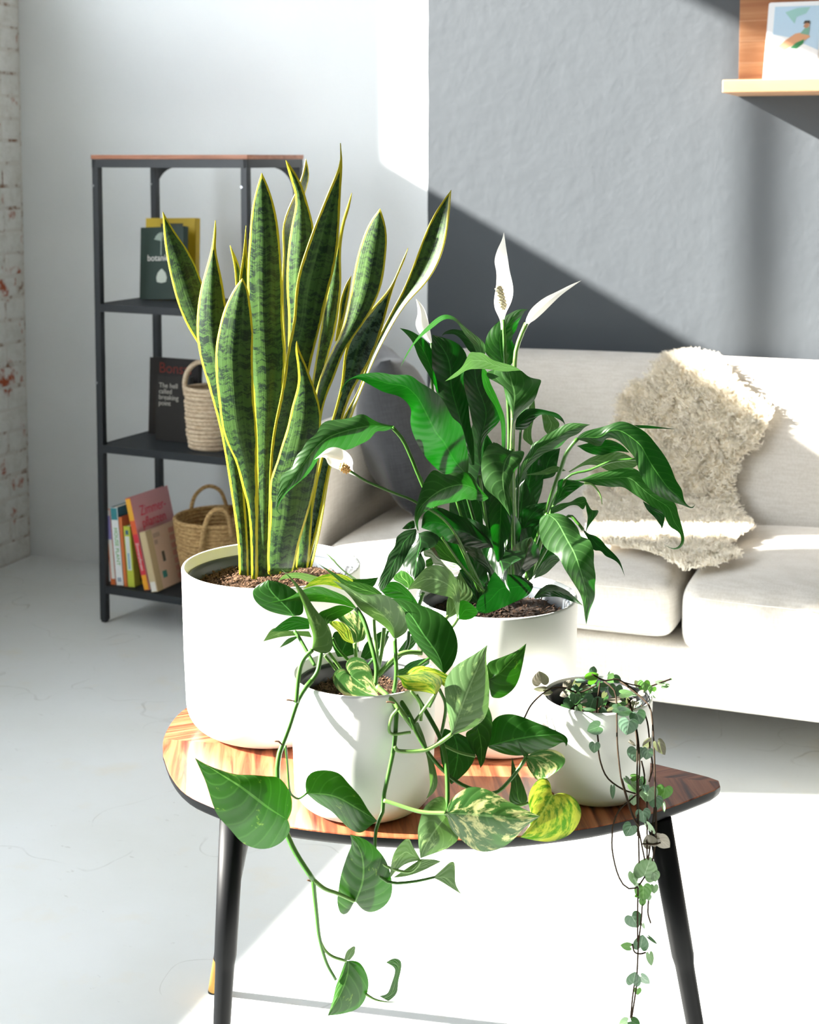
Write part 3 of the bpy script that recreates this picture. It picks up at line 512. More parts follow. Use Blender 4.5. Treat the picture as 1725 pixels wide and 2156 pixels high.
# inner leaves filling the clump
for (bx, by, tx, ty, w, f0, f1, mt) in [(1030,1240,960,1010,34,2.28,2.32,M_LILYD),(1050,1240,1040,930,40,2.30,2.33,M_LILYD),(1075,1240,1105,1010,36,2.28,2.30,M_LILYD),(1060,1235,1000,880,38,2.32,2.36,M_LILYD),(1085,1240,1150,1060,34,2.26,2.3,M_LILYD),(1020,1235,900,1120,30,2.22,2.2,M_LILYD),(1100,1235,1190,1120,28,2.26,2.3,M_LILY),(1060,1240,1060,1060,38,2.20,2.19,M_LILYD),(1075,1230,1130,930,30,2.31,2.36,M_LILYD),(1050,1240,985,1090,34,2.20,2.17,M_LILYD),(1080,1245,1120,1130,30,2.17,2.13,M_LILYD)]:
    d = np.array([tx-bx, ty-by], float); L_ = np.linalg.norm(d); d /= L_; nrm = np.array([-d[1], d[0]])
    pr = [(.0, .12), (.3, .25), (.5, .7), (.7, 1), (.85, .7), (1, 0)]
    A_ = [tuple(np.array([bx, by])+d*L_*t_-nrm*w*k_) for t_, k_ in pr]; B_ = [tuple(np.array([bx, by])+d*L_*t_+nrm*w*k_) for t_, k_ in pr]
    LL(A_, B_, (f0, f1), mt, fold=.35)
for pts, f, r, m_ in [(L4(465,1560, 470,1400, 480,1250), (2.16, 2.16), 3.5, M_STEMP), (PX(1077,945, 1080,1100, 1085,1250), (2.16, 2.2), 4.5, M_STEM), (PX(1065,945, 1060,1100, 1075,1250), (2.18, 2.2), 3.5, M_STEM),
        (PX(960,960, 1000,1100, 1045,1250), (2.2, 2.24), 4, M_STEMD), (PX(1010,1000, 1030,1130, 1055,1250), (2.18, 2.22), 3.5, M_STEM), (PX(1190,1010, 1140,1130, 1095,1250), (2.2, 2.24), 4, M_STEM), (PX(1150,1100, 1130,1180, 1100,1250), (2.18, 2.22), 3, M_STEMP), (PX(930,1130, 980,1200, 1030,1255), (2.14, 2.2), 3, M_STEM), (PX(1097,900, 1092,1000, 1085,1250), (2.24, 2.26), 3, M_STEMD), (PX(1045,940, 1050,1100, 1060,1250), (2.2, 2.22), 3, M_STEMP)]:
    LP(pts, f, r, m_)
LL(L3(770,720, 740,660, 670,605), L3(780,700, 760,650, 670,605), 2.17, M_PM, wav=0)
def flower(label):
    e = bpy.data.objects.new('flower', None); COL.objects.link(e); e.parent = lily; e['label'] = label; return e
def spathe(par, A, B, f, **k): return leaf(lily, A, B, f, M_SPATHE, name='spathe', par=par, **k)
lo = np.array(lily.location)
f1 = flower('tallest upright white flower with cream spadix')
spathe(f1, L1(580,578, 575,520, 545,460, 541,400, 552,340, 555,250, 542,190, 560,120, 585,70, 596,25), L1(588,575, 605,490, 635,430, 650,370, 645,310, 630,250, 620,180, 607,100, 601,50, 596,25), (2.24, 2.23, 2.25), fold=-.25, tilt=.9)
bumps(lily, pf(*L1(597,462)[0], 2.149)-lo, pf(*L1(566,330)[0], 2.142)-lo, .0048, 70, .0014, M_SPADIX, f1)
stem(lily, L1(592,520)+L1(597,600, 604,770)+PX(1072,900, 1070,1050, 1075,1250), (2.235, 2.2, 2.22), (3.8, 4.2), M_STEM, 'flower_stem', par=f1)
f2 = flower('white flower leaning right beside the tallest one')
spathe(f2, L1(715,580, 722,520, 750,460, 820,400, 900,360, 980,320, 1036,298), L1(725,575, 742,540, 765,528, 820,480, 880,420, 935,370, 1036,298), (2.25, 2.24, 2.22), fold=-.7, tilt=.3)
stem(lily, L1(724,540, 690,620, 665,700, 658,790)+PX(1080,900, 1085,1250), (2.25, 2.24, 2.24), (5, 4.2), M_STEMP, 'flower_stem', par=f2)
f3 = flower('pale fading flower at the left above the leaves')
spathe(f3, L1(185,662, 150,630, 110,590, 95,540, 108,480, 98,400), L1(190,655, 178,580, 165,520, 140,450, 98,400), (2.30, 2.30), fold=-.3)
stem(lily, PX(909,722, 915,850, 960,1050, 1030,1250), (2.30, 2.3, 2.26), 3, M_STEM, 'flower_stem', par=f3)
f4 = flower('small drooping white flower in front of the snake plant')
spathe(f4, S2(1300,868, 1222,800, 1226,740, 1190,680, 1120,645, 1060,650, 1010,690, 965,728), S2(1285,855, 1200,822, 1120,792, 1060,762, 1040,715, 1000,712, 965,728), (2.09, 2.08, 2.08), fold=.6)
bumps(lily, pf(*S2(1190,800)[0], 1.992)-lo, pf(*S2(1145,770)[0], 1.977)-lo, .0045, 44, .0016, M_SPADIXT, f4)
stem(lily, S2(1195,795, 1300,865, 1400,910, 1520,960, 1650,1015)+PX(950,1110, 1020,1250), (2.07, 2.12, 2.2), (2.5, 3.6), M_STEM, 'flower_stem', par=f4)

# ------------------------------------------------------------------ trailing pothos
poth = empty('potted_pothos', place(-.0604, 1.934, .5102), 'trailing variegated pothos in the front white pot, vines hanging over the table edge', 'plant')
ri = pot(poth, .0950, .1775, .030, .136, M_DLINER, lin_drop=.014); soil(poth, ri, .142, M_SOIL, M_FIBRE, 900, .004)
def PL(A, B, f, mat=M_PM, **k): return leaf(poth, A, B, f, mat, **k)
def PS(pts, f, r=4.5, mat=M_STEM, name='stem'): return stem(poth, pts, f, r, mat, name)
PL(P1(385,458, 290,440, 200,410, 125,350, 106,280, 150,235, 215,203), P1(395,455, 455,440, 455,360, 400,275, 310,225, 215,203), (2.02, 2.04), M_PD, fold=.3)
PL(P1(520,690, 530,600, 500,500, 450,350, 400,240, 345,165, 305,128), P1(530,695, 620,722, 667,680, 660,590, 630,510, 540,400, 470,290, 400,210, 345,157, 305,128), (1.90, 1.94, 1.97), M_PP, M=P1(525,692, 545,600, 520,480, 460,340, 400,225, 305,128), fold=-.4)
PL(P1(830,395, 760,320, 640,268, 560,245, 460,270, 350,330, 250,355, 150,386), P1(825,402, 720,372, 600,357, 460,352, 350,352, 250,362, 150,386), (2.0, 1.98, 1.97), M_PM, fold=-.3)
PL(P1(580,185, 480,158, 400,150, 330,165, 285,207), P1(500,220, 430,192, 380,190, 330,195, 285,207), (2.1, 2.08), M_PP)
PL(P1(810,200, 740,165, 620,163, 530,200, 455,266), P1(790,290, 640,240, 560,238, 500,252, 455,266), (2.05, 2.03), M_PY)
PL(P1(840,200, 740,130, 655,40, 595,0), P1(805,195, 715,120, 640,40, 595,0), (2.06, 2.08), M_PP)
PL(P1(1015,302, 950,250, 860,222, 760,205, 680,155, 565,90), P1(960,312, 850,305, 750,245, 660,165, 565,90), (2.0, 2.02), M_PM)
PL(P1(1090,608, 1040,540, 960,480, 860,410, 800,330, 740,270, 665,205), P1(1108,615, 1190,560, 1192,490, 1150,400, 1080,330, 1000,300, 900,308, 800,270, 740,230, 665,205), (1.94, 1.93, 1.95), M_PP, M=P1(1100,612, 1080,520, 980,420, 860,330, 760,255, 665,205), fold=-.4)
PL(P1(1270,385, 1150,345, 1050,320, 1005,280), P1(1262,365, 1200,280, 1120,218, 1040,225, 1005,280), (2.08, 2.06), M_PD)
PL(P1(760,195, 880,195, 985,185), P1(830,250, 940,255, 985,185), 2.08, M_PD)
PL(P1(1430,842, 1350,760, 1260,660, 1190,540, 1170,450, 1120,360, 1065,330), P1(1450,862, 1520,770, 1542,650, 1510,540, 1440,450, 1340,400, 1200,350, 1120,335, 1065,330), (1.88, 1.90, 1.94), M_PD, M=P1(1440,850, 1400,730, 1290,580, 1200,440, 1065,330), fold=.25)
PL(L6(1140,1490, 1162,1250, 1155,1100, 1100,950, 1020,860, 900,798, 800,800, 700,845, 620,940, 480,1122), L6(1120,1470, 1100,1350, 1060,1230, 900,1190, 750,1150, 600,1105, 480,1122), (2.0, 1.98, 2.0), M_PP, tilt=.5)
PL(L6(1145,1500, 1148,1350, 1170,1262, 1250,1268, 1330,1320, 1400,1392), L6(1145,1502, 1230,1512, 1320,1492, 1380,1442, 1400,1392), (2.02, 2.04), M_PD)
PL(L6(490,1112, 400,1040, 300,980, 330,920, 400,868), L6(500,1100, 572,1010, 480,900, 400,868), (2.06, 2.1), M_PM)
PL(L6(980,1490, 990,1300, 1010,1220, 1080,1050, 1160,880), L6(1010,1490, 1110,1440, 1240,1330, 1332,1180, 1255,1050, 1160,880), (2.08, 2.1), M_PP)
PL(L6(690,600, 780,590, 830,650, 900,720, 1040,760, 1130,790, 1182,850), L6(690,602, 700,690, 790,700, 820,790, 920,800, 1060,900, 1182,850), (2.1, 2.08), M_PW)
PL(L6(720,740, 800,700, 840,760), L6(720,820, 780,820, 840,760), 2.12, M_PM)
PL(P1(505,545, 400,552, 300,562, 238,562), P1(500,475, 400,455, 320,492, 238,562), (1.98, 1.97), M_PD)
PL(P1(522,605, 420,592, 300,602, 180,632), P1(500,560, 350,556, 250,540, 180,632), (2.0, 1.99), M_PP)
PL(P1(420,592, 350,615, 290,680), P1(425,602, 370,642, 290,680), 2.02, M_PM)
PL(P1(620,512, 565,440, 640,402, 720,378, 820,402), P1(628,512, 700,472, 770,436, 820,402), (1.98, 2.0), M_PM)
PL(P1(805,648, 740,622, 700,560, 638,500, 690,488), P1(815,645, 790,560, 740,505, 690,488), (1.97, 1.98), M_PY)
PL(P1(815,642, 790,560, 720,490, 700,455, 780,428), P1(830,642, 892,610, 892,500, 872,440, 820,420, 780,428), (2.02, 2.04), M_PV)
PL(P1(800,882, 762,830, 710,820, 665,870, 680,940, 740,1000, 830,1017, 985,1012), P1(802,880, 757,812, 778,752, 830,740, 900,770, 940,850, 960,940, 985,1012), (1.93, 1.905), M_PV, heart=True, M=P1(801,881, 880,940, 985,1012), fold=.2)
PL(P2(510,532, 420,512, 330,505, 260,475, 240,415, 195,385), P2(520,532, 567,450, 560,400, 500,365, 430,350, 300,377, 195,385), (1.88, 1.87), M_PY, fold=-.3)
PL(P2(275,370, 350,313, 450,313, 560,350, 640,400, 720,460, 795,545), P2(400,380, 500,400, 570,460, 640,502, 720,530, 795,545), (1.90, 1.88), M_PY, tilt=-.4)
PL(P2(190,350, 280,320, 350,330, 420,330), P2(230,385, 300,375, 420,330), 1.93, M_PM)
PL(P2(640,845, 620,750, 600,600, 585,500, 600,400, 680,300, 780,240, 860,190, 925,140), P2(652,850, 760,820, 880,750, 930,650, 940,500, 932,380, 915,250, 925,140), (1.86, 1.86, 1.88), M_PP, M=P2(646,848, 700,680, 780,480, 860,300, 925,140), fold=.3)
PL(P2(945,560, 930,400, 922,290, 1030,242, 1150,192, 1232,130), P2(955,556, 1030,562, 1120,502, 1170,422, 1202,300, 1232,130), (1.97, 2.0), M_PM, M=P2(925,400, 1000,370, 1100,280, 1232,130))
PL(P2(900,640, 820,790, 750,842, 800,960, 840,1020, 870,1115), P2(930,620, 962,720, 957,850, 922,970, 902,1060, 870,1115), (1.93, 1.91), M_PM, M=P2(820,760, 870,900, 880,1000, 870,1115))
PL(P2(930,935, 960,750, 1040,693, 1150,693, 1300,750, 1450,810, 1530,850, 1572,885, 1545,945), P2(935,955, 1050,1002, 1180,1017, 1300,992, 1440,952, 1530,902, 1545,945), (1.96, 1.95, 1.93), M_PD, M=P2(930,940, 1150,890, 1350,855, 1520,855, 1545,945), fold=.3)
PL(P2(585,800, 550,900, 560,1050, 600,1180, 640,1242), P2(700,840, 800,900, 830,1010, 780,1120, 700,1200, 640,1242), (1.93, 1.92), M_PD)
PL(P2(365,752, 330,800, 390,900, 440,1000, 465,1150, 470,1280, 440,1358), P2(378,752, 420,850, 460,980, 510,1100, 532,1230, 500,1310, 440,1358), (1.87, 1.86, 1.85), M_PP, tilt=.7)
PL(P2(600,1467, 620,1390, 680,1320, 780,1265, 880,1270, 980,1310, 1080,1370, 1200,1430, 1340,1495), P2(600,1475, 640,1600, 720,1680, 820,1760, 920,1777, 1050,1740, 1150,1660, 1220,1580, 1340,1495), (1.80, 1.79, 1.79), M_PV, M=P2(600,1470, 900,1485, 1200,1520, 1340,1495), fold=.3)
PL(P2(596,1492, 592,1350, 520,1345, 430,1420, 385,1550, 375,1650, 395,1827), P2(602,1494, 700,1650, 620,1740, 500,1790, 395,1827), (1.82, 1.80, 1.80), M_PP, M=P2(600,1493, 500,1620, 430,1740, 395,1827), fold=.2)
PL(P2(1435,1327, 1420,1230, 1370,1185, 1300,1230, 1255,1310, 1250,1400, 1272,1500, 1245,1590, 1185,1660), P2(1437,1327, 1520,1308, 1612,1350, 1667,1450, 1642,1560, 1560,1650, 1420,1697, 1280,1682, 1185,1660), (1.84, 1.81), M_PY, heart=True, M=P2(1436,1327, 1330,1500, 1185,1660), fold=.2)
PL(P2(1235,1025, 1300,980, 1380,965, 1480,980, 1542,1040, 1512,1110, 1400,1192), P2(1230,1040, 1240,1100, 1290,1180, 1320,1207, 1400,1192), (1.86, 1.84), M_PV)
PL(P2(1190,1402, 1100,1380, 1110,1250, 1113,1100, 1120,1030), P2(1200,1402, 1242,1370, 1220,1280, 1180,1180, 1142,1100, 1120,1030), (1.88, 1.88), M_PM)
PL(P2(1220,1042, 1190,980, 1155,875), P2(1262,1022, 1205,960, 1155,875), 1.87, M_PM)
PL(P2(395,1832, 330,1720, 300,1665, 230,1720, 180,1800, 158,1910), P2(390,1842, 280,1872, 200,1932, 158,1980, 158,1910), (1.80, 1.79), M_PP)
PL(P2(395,1832, 500,1835, 560,1852), P2(175,1982, 300,1965, 420,1922, 560,1852), 1.80, M_PP)
PL(P2(500,1973, 580,1900, 640,1850, 667,1870, 670,2000, 682,2050, 720,2112), P2(500,1982, 560,2012, 640,2062, 720,2112), 1.79, M_PP, M=P2(500,1978, 600,1990, 720,2112))
PL(P3(755,652, 787,580, 782,480, 740,390, 680,335, 600,330, 500,320, 370,315, 250,280, 150,240, 72,195), P3(757,655, 778,720, 720,810, 620,862, 520,862, 420,820, 330,720, 240,620, 190,500, 150,370, 72,195), (1.78, 1.77, 1.78), M_PM, M=P3(756,653, 600,550, 400,390, 200,270, 72,195), fold=.2, rows=28)
PL(P3(892,452, 885,370, 930,300, 1040,285, 1140,310, 1200,380, 1290,480, 1350,580, 1415,660), P3(896,460, 980,530, 1080,590, 1170,680, 1230,730, 1300,748, 1360,700, 1415,660), (1.83, 1.82), M_PM, M=P3(893,455, 1100,480, 1280,570, 1415,660), fold=.3)
PL(P3(1250,1252, 1200,1340, 1150,1352, 1120,1260, 1130,1170, 1150,1050, 1200,900, 1230,830, 1215,760), P3(1253,1250, 1310,1320, 1380,1335, 1470,1290, 1525,1200, 1520,1080, 1480,950, 1400,850, 1300,780, 1215,760), (1.79, 1.78), M_PM, heart=True, M=P3(1251,1250, 1310,1080, 1300,900, 1215,760), fold=.25)
PL(P3(1180,1690, 1140,1800, 1110,1880, 1085,1990, 1050,2095), P3(1215,1688, 1285,1700, 1340,1790, 1352,1880, 1320,1990, 1260,2050, 1160,2082, 1050,2095), (1.79, 1.78), M_PM, M=P3(1205,1690, 1190,1800, 1130,1950, 1050,2095), fold=.3)
PL(P3(1170,1690, 1190,1622, 1240,1582, 1255,1590), P3(1215,1685, 1248,1640, 1255,1590), 1.785, M_PP)
PL(P3(1430,1950, 1490,1930, 1520,1860, 1545,1780, 1540,1740, 1480,1702), P3(1500,1990, 1560,1930, 1572,1840, 1592,1750, 1590,1690, 1540,1670, 1480,1702), 1.79, M_PM)
# vines
PS(P1(520,905, 480,950, 430,1030, 400,1110, 365,1220, 325,1327)+P3(695,160, 680,260, 680,340, 700,600, 765,790, 830,920, 945,1095), (1.92, 1.85, 1.80, 1.79), 5, M_STEM, 'vine')
PS(P3(945,1090, 952,1180, 970,1350, 990,1520, 1040,1700, 1110,1830), 1.79, (4.5, 3), M_STEM, 'vine')
PS(P1(525,690, 460,760, 430,860, 410,1060), (1.9, 1.87), 4.5, M_STEM, 'petiole')
PS(P3(740,105, 755,250, 770,430, 800,480, 840,495, 895,457), (1.8, 1.83), 2.2, M_STEM, 'petiole')
PS(P3(945,1095, 1030,1160, 1125,1195, 1250,1252), (1.79, 1.785), (4.5, 3.5), M_STEMP, 'petiole')
PS(P3(985,1520, 1030,1610, 1090,1660, 1190,1692), 1.79, 3, M_STEMP, 'petiole')
PS(P3(1330,1935, 1400,1975, 1480,1992, 1550,1992), 1.79, (3, .6), M_STEMP, 'petiole')
PS(P1(975,945, 1060,1020, 1150,1130, 1235,1240), (1.91, 1.88, 1.87), 5, M_STEMP, 'vine')
PS(P1(1105,1000, 1180,1110, 1250,1240), (1.91, 1.88), 5, M_STEM, 'vine')
PS(P2(50,475, 150,560, 205,640, 200,800, 190,930, 150,1130, 105,1340, 100,1450, 45,1600, 38,1800, 60,1950, 160,2020, 350,2010, 510,1975), (1.91, 1.88, 1.86, 1.84, 1.80, 1.79, 1.79), (5, 4, 2.5), M_STEM, 'vine')
PS(P2(218,645, 165,720, 160,840, 320,832), 1.87, 3, M_STEMP, 'petiole')
PS(P2(190,940, 230,980, 420,975, 540,920, 645,845), (1.86, 1.86), 4, M_STEMP, 'petiole')
PS(P2(105,1370, 200,1400, 400,1460, 600,1470), (1.83, 1.80), 3.8, M_STEMP, 'petiole')
PS(P2(45,1830, 150,1900, 300,1935, 370,1890, 395,1840), 1.795, 2.8, M_STEMP, 'petiole')
PS(P2(360,540, 470,720, 560,900, 600,1100, 610,1330, 600,1490), (1.92, 1.88, 1.85, 1.82), 4.5, M_STEM, 'vine')
PS(P2(300,700, 400,900, 500,1050, 640,1190, 780,1270, 980,1312, 1110,1200, 1200,1080, 1230,1030), (1.87, 1.85, 1.86), 3.8, M_STEM, 'vine')
PS(P2(510,530, 430,640, 350,750), 1.88, 3, M_STEMP, 'petiole'); PS(P2(320,500, 400,620, 400,740), 1.89, 3, M_STEMP, 'petiole')
PS(P2(545,490, 595,620, 570,800, 530,930), 1.90, 3.2, M_STEM, 'petiole'); PS(P2(570,930, 700,990, 830,1022), 1.90, 3, M_STEMP, 'petiole'); PS(P2(1250,1388, 1170,1410, 1040,1400), 1.86, 3, M_STEMP, 'petiole')
for pts, f, r, m_ in [(P1(965,940, 970,800, 925,620, 880,480, 830,400), (1.93, 1.98), 4.5, M_STEM), (P1(985,860, 960,620, 950,480), (1.96, 2.0), 4.5, M_STEMP), (P1(985,820, 1010,680, 1025,540), (1.97, 2.0), 4.5, M_STEMP), (P1(1090,1010, 1110,850, 1100,615), (1.91, 1.93), 4, M_STEM), (P1(830,745, 820,645), 1.98, 4, M_STEMP),
        (P1(500,930, 560,840, 585,710), (1.92, 1.95), 4.5, M_STEM), (P1(540,800, 440,620, 400,560), (1.95, 1.98), 3.5, M_STEM), (P1(690,830, 610,730), 1.96, 3, M_STEMP), (P1(720,820, 640,710), 1.97, 3, M_STEMP), (P1(780,770, 700,680, 665,610), 1.98, 3, M_STEM), (P1(980,870, 1090,750, 1180,710, 1290,712), (1.94, 1.96), 5, M_STEMP),
        (P1(1270,380, 1300,290), 2.07, 4, M_STEM), (P1(980,880, 1080,790, 1180,680, 1200,560), (1.95, 1.98), 3.5, M_STEMD), (P1(900,820, 1000,690, 1050,560), (1.99, 2.02), 3.5, M_STEMD), (P1(1440,860, 1380,1010, 1340,1090), 1.9, 3, M_STEM), (L6(1135,1490, 1090,1560, 1040,1620), (2.0, 2.0), 4, M_STEMP), (L6(1005,1470, 960,1520, 900,1600), (2.04, 2.0), 4, M_STEMP), (P1(1490,545, 1400,700, 1150,880), (2.0, 1.97), 3.5, M_STEM)]:
    PS(pts, f, r, m_, 'petiole')
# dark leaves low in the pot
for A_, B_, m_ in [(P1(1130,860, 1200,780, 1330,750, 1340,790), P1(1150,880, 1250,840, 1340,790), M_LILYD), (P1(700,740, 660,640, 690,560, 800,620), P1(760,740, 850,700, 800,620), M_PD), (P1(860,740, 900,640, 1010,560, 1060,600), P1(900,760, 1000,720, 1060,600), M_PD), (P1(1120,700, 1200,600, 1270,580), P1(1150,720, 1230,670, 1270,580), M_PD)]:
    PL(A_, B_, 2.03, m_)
for pts in [P1(400,1050, 370,1042, 342,1040), P1(1100,1065, 1070,1055, 1040,1055), P3(715,100, 690,75, 660,72), P3(935,1105, 900,1095)]: stem(poth, pts, 1.85 if pts[0][1] < 1560 else 1.79, 1.6, M_ROOT, 'aerial_root', n=6, steps=8)

# ------------------------------------------------------------------ string of hearts
hrt = empty('potted_string_of_hearts', place(.2524, 1.975, .5102), 'string of hearts with tiny grey-green leaves in the smallest white pot by the table tip', 'plant')
ri = pot(hrt, .0737, .1322, .018, .100, M_DLINER, lin_drop=.004, lin_gap=.003, thick=.003); soil(hrt, ri, .104, M_DSOIL, M_SOIL, 500, .003)
def heart(v, x, y, w, ang, sq=1.0, mat=M_HG, f=1.955, tilt=None):
    s = {H1: 3.8333, H2: 4.1767}[v]; (px, py), = v(x, y); hw = w/s/2*1.18
    tip = np.array([math.cos(math.radians(ang)), -math.sin(math.radians(ang))]); side = np.array([-tip[1], tip[0]])
    c = np.array([px, py]); prof = [(-.45, 0), (-.72, .3), (-.75, .62), (-.5, .92), (-.05, 1.02), (.4, .82), (.75, .45), (1.0, .0)]
    tl_ = .7*(1-sq)+rng.uniform(-.2, .2) if tilt is None else tilt
    tl_ = math.sqrt(max(0, 1/sq**2-1))*rng.choice([-1, 1]) if sq < .85 else tl_
    A_ = [tuple(c+tip*a*hw+side*b*hw*sq) for a, b in prof]; B_ = [tuple(c+tip*a*hw-side*b*hw*sq) for a, b in prof]
    A_[0] = B_[0] = tuple(c+tip*-.4*hw)
    leaf(hrt, A_, B_, f+rng.uniform(-.004, .004), mat, heart=True, rows=12, half=3, tilt=float(np.clip(tl_, -1.6, 1.6)), fold=rng.uniform(.1, .3), M=[A_[0], A_[-1]])
hg, hl, hp, hb = M_HG, M_HL, M_HP, M_HB
T = 2.02
for x, y, w, a, sq, m_, f in [(185,195,118,100,1,hp,T),(195,272,115,180,.35,hp,T-.02),(240,298,80,0,.55,hp,T-.03),(405,238,78,60,.9,hp,T),(380,312,70,200,.7,hp,T-.02),(465,265,60,90,.9,hg,T),(468,340,105,270,.75,hg,T-.02),(530,300,75,250,.9,hg,T-.01),(605,372,132,250,1,hg,T-.03),(610,122,62,80,.9,hg,T+.03),(597,182,112,30,.75,hb,T),(500,205,90,0,.35,hg,T+.02),(742,148,70,60,.3,hl,T+.03),(762,185,84,220,.8,hl,T+.01),(800,190,80,330,.7,hg,T+.01),(700,238,90,0,.35,hg,T),(790,278,112,260,.9,hg,T),(868,308,118,0,.5,hl,T-.04),(790,358,120,180,.35,hp,T-.03),(700,315,60,240,.6,hp,T-.02),(890,365,62,100,.5,hp,T-.03),(935,392,110,220,.5,hp,T-.03),(570,440,110,0,.3,hg,T-.05),(760,440,90,30,.5,hp,T-.04),(540,370,60,200,.4,hp,T-.03),
        (800,428,90,0,.7,hg,1.955),(855,452,130,350,.55,hg,1.955),(972,492,116,290,1,hg,1.955),(893,562,138,260,1,hg,1.952),(630,585,124,200,.8,hg,1.955),(622,735,92,265,.85,hg,1.955),(922,705,72,320,.35,hp,1.955),(955,788,124,265,1,hg,1.95),(1048,785,98,260,.9,hg,1.955),(1050,712,100,60,.6,hp,1.96),(1150,732,140,300,.55,hp,1.955),
        (1020,240,98,270,.9,hb,T),(1085,272,66,250,.9,hb,T-.01),(1106,312,60,280,.7,hl,T-.02),(965,230,58,120,.7,hp,T+.01),(1160,222,90,170,.4,hl,T),(1190,242,72,0,.6,hl,T),(1000,305,60,200,.7,hp,T-.02),(1238,192,16,90,.9,hb,T),
        (768,1092,120,270,.3,hg,1.94),(888,1008,90,310,.4,hg,1.945),(940,1060,115,315,.6,hl,1.94),(945,985,85,0,.6,hb,1.95),(1000,1018,86,300,.8,hg,1.95),(940,1160,88,270,.8,hl,1.945),(1056,1108,138,260,.95,hl,1.935),(1035,1070,66,270,.8,hg,1.93),(1118,1182,112,280,.9,hg,1.94),(1185,1095,118,260,1,hb,1.945),(1180,1215,90,275,.3,hl,1.935),(1015,1285,118,280,.9,hg,1.90),(905,1402,116,240,.9,hg,1.89),(1068,1388,130,310,.3,hl,1.89)]:
    heart(H1, x, y, w, a, sq, m_, f)
for x, y, w, a, sq, m_ in [(706,556,125,110,.9,hp),(818,550,140,320,.75,hp),(790,515,80,120,.8,hp),(672,805,215,70,.85,hl),(745,850,95,280,.9,hl),(560,860,130,280,.6,hl),(575,915,120,300,.3,hl),(645,985,165,270,.8,hb),(742,960,84,270,.8,hl),(640,1080,70,270,.8,hb),(695,1040,56,270,.8,hl),(590,1028,40,200,.7,hb),(562,1235,142,300,.95,hg),(646,1288,62,290,.4,hl),(505,1472,105,170,.6,hl),(628,1450,140,80,.85,hg),(706,1570,130,280,.45,hl),(718,1410,118,320,.22,hg),(563,1768,126,80,.9,hg),(652,1757,120,320,.55,hg),(597,1862,66,270,.9,hb),(485,2140,95,200,.8,hl),(565,2145,110,330,.8,hg)]:
    heart(H2, x, y, w, a, sq, m_, 1.885)
for k in range(26):
    a = rng.uniform(0, 2*PI); q = .056*math.sqrt(rng.random()); w_ = rf(.2524+q*math.cos(a), 1.975+q*math.sin(a)-.0, .632+rng.uniform(0, .014))
    d_ = (w_-CAM)@fwd; xx, yy = CX+FPX*((w_-CAM)@RT)/d_, PY-FPX*((w_-CAM)@upv)/d_
    heart(H1, (xx-1090)*3.8333, (yy-1380)*3.8333, rng.uniform(60, 105), rng.uniform(160, 380), rng.uniform(.45, 1), [hg, hg, hp, hl, hg][k % 5], float(w_@fw0)+.067)
def HS(p, f): stem(hrt, p, f, 1.7, M_STRING, 'stem', n=5, steps=24)
HS(H1(665,220, 642,400, 635,540, 650,680, 660,820, 720,980, 850,1080, 980,1122), (2.0, 1.958, 1.952)); HS(H1(700,210, 780,280, 800,400, 805,700, 830,950, 850,1050, 930,1300, 985,1380), (2.0, 1.956, 1.92, 1.89))
HS(H1(830,210, 950,300, 1060,400, 1085,500, 1100,700, 1110,1000, 1115,1457), (2.02, 1.96, 1.93, 1.89)); HS(H1(890,350, 930,500, 965,700, 965,1050, 970,1457), (1.99, 1.952, 1.93, 1.89)); HS(H1(905,360, 970,650, 985,900, 970,1100), (1.99, 1.952, 1.94))
HS(H1(1000,400, 1050,550, 1070,750, 1090,900, 1060,1020), (2.0, 1.96, 1.945)); HS(H1(1000,850, 1025,960, 1015,1060, 930,1150, 820,1250, 770,1380, 765,1457)+H2(370,520, 378,655, 420,830, 480,940, 560,970, 620,920, 660,860), (1.95, 1.93, 1.89, 1.885))
HS(H1(400,262, 290,262, 200,310, 110,400, 55,505), (2.02, 1.97, 1.96)); HS(H1(640,240, 500,300, 400,270), 2.01); HS(H1(820,205, 950,240, 1060,250, 1150,220, 1238,190), 2.02); HS(H1(600,150, 700,200, 830,200, 1000,330), 2.01)
HS(H2(460,0, 530,250, 600,430, 660,712), (1.92, 1.885)); HS(H2(605,0, 605,400, 610,740), (1.92, 1.885)); HS(H2(680,200, 680,700), (1.91, 1.885)); HS(H2(745,250, 720,500, 690,712), (1.91, 1.885)); HS(H2(760,250, 760,500, 728,722), (1.91, 1.885)); HS(H2(600,950, 597,1200, 597,1430), 1.886)
HS(H2(638,1100, 628,1250, 605,1430, 600,1530, 592,1712), 1.886); HS(H2(590,1700, 560,1860, 535,2100), 1.886); HS(H2(600,1720, 580,1870, 545,2100), 1.886); HS(H2(550,1450, 570,1520, 620,1538, 670,1525), 1.885); HS(H2(640,570, 740,575, 800,560), 1.885); HS(H2(692,1070, 688,1180, 712,1268), 1.886)

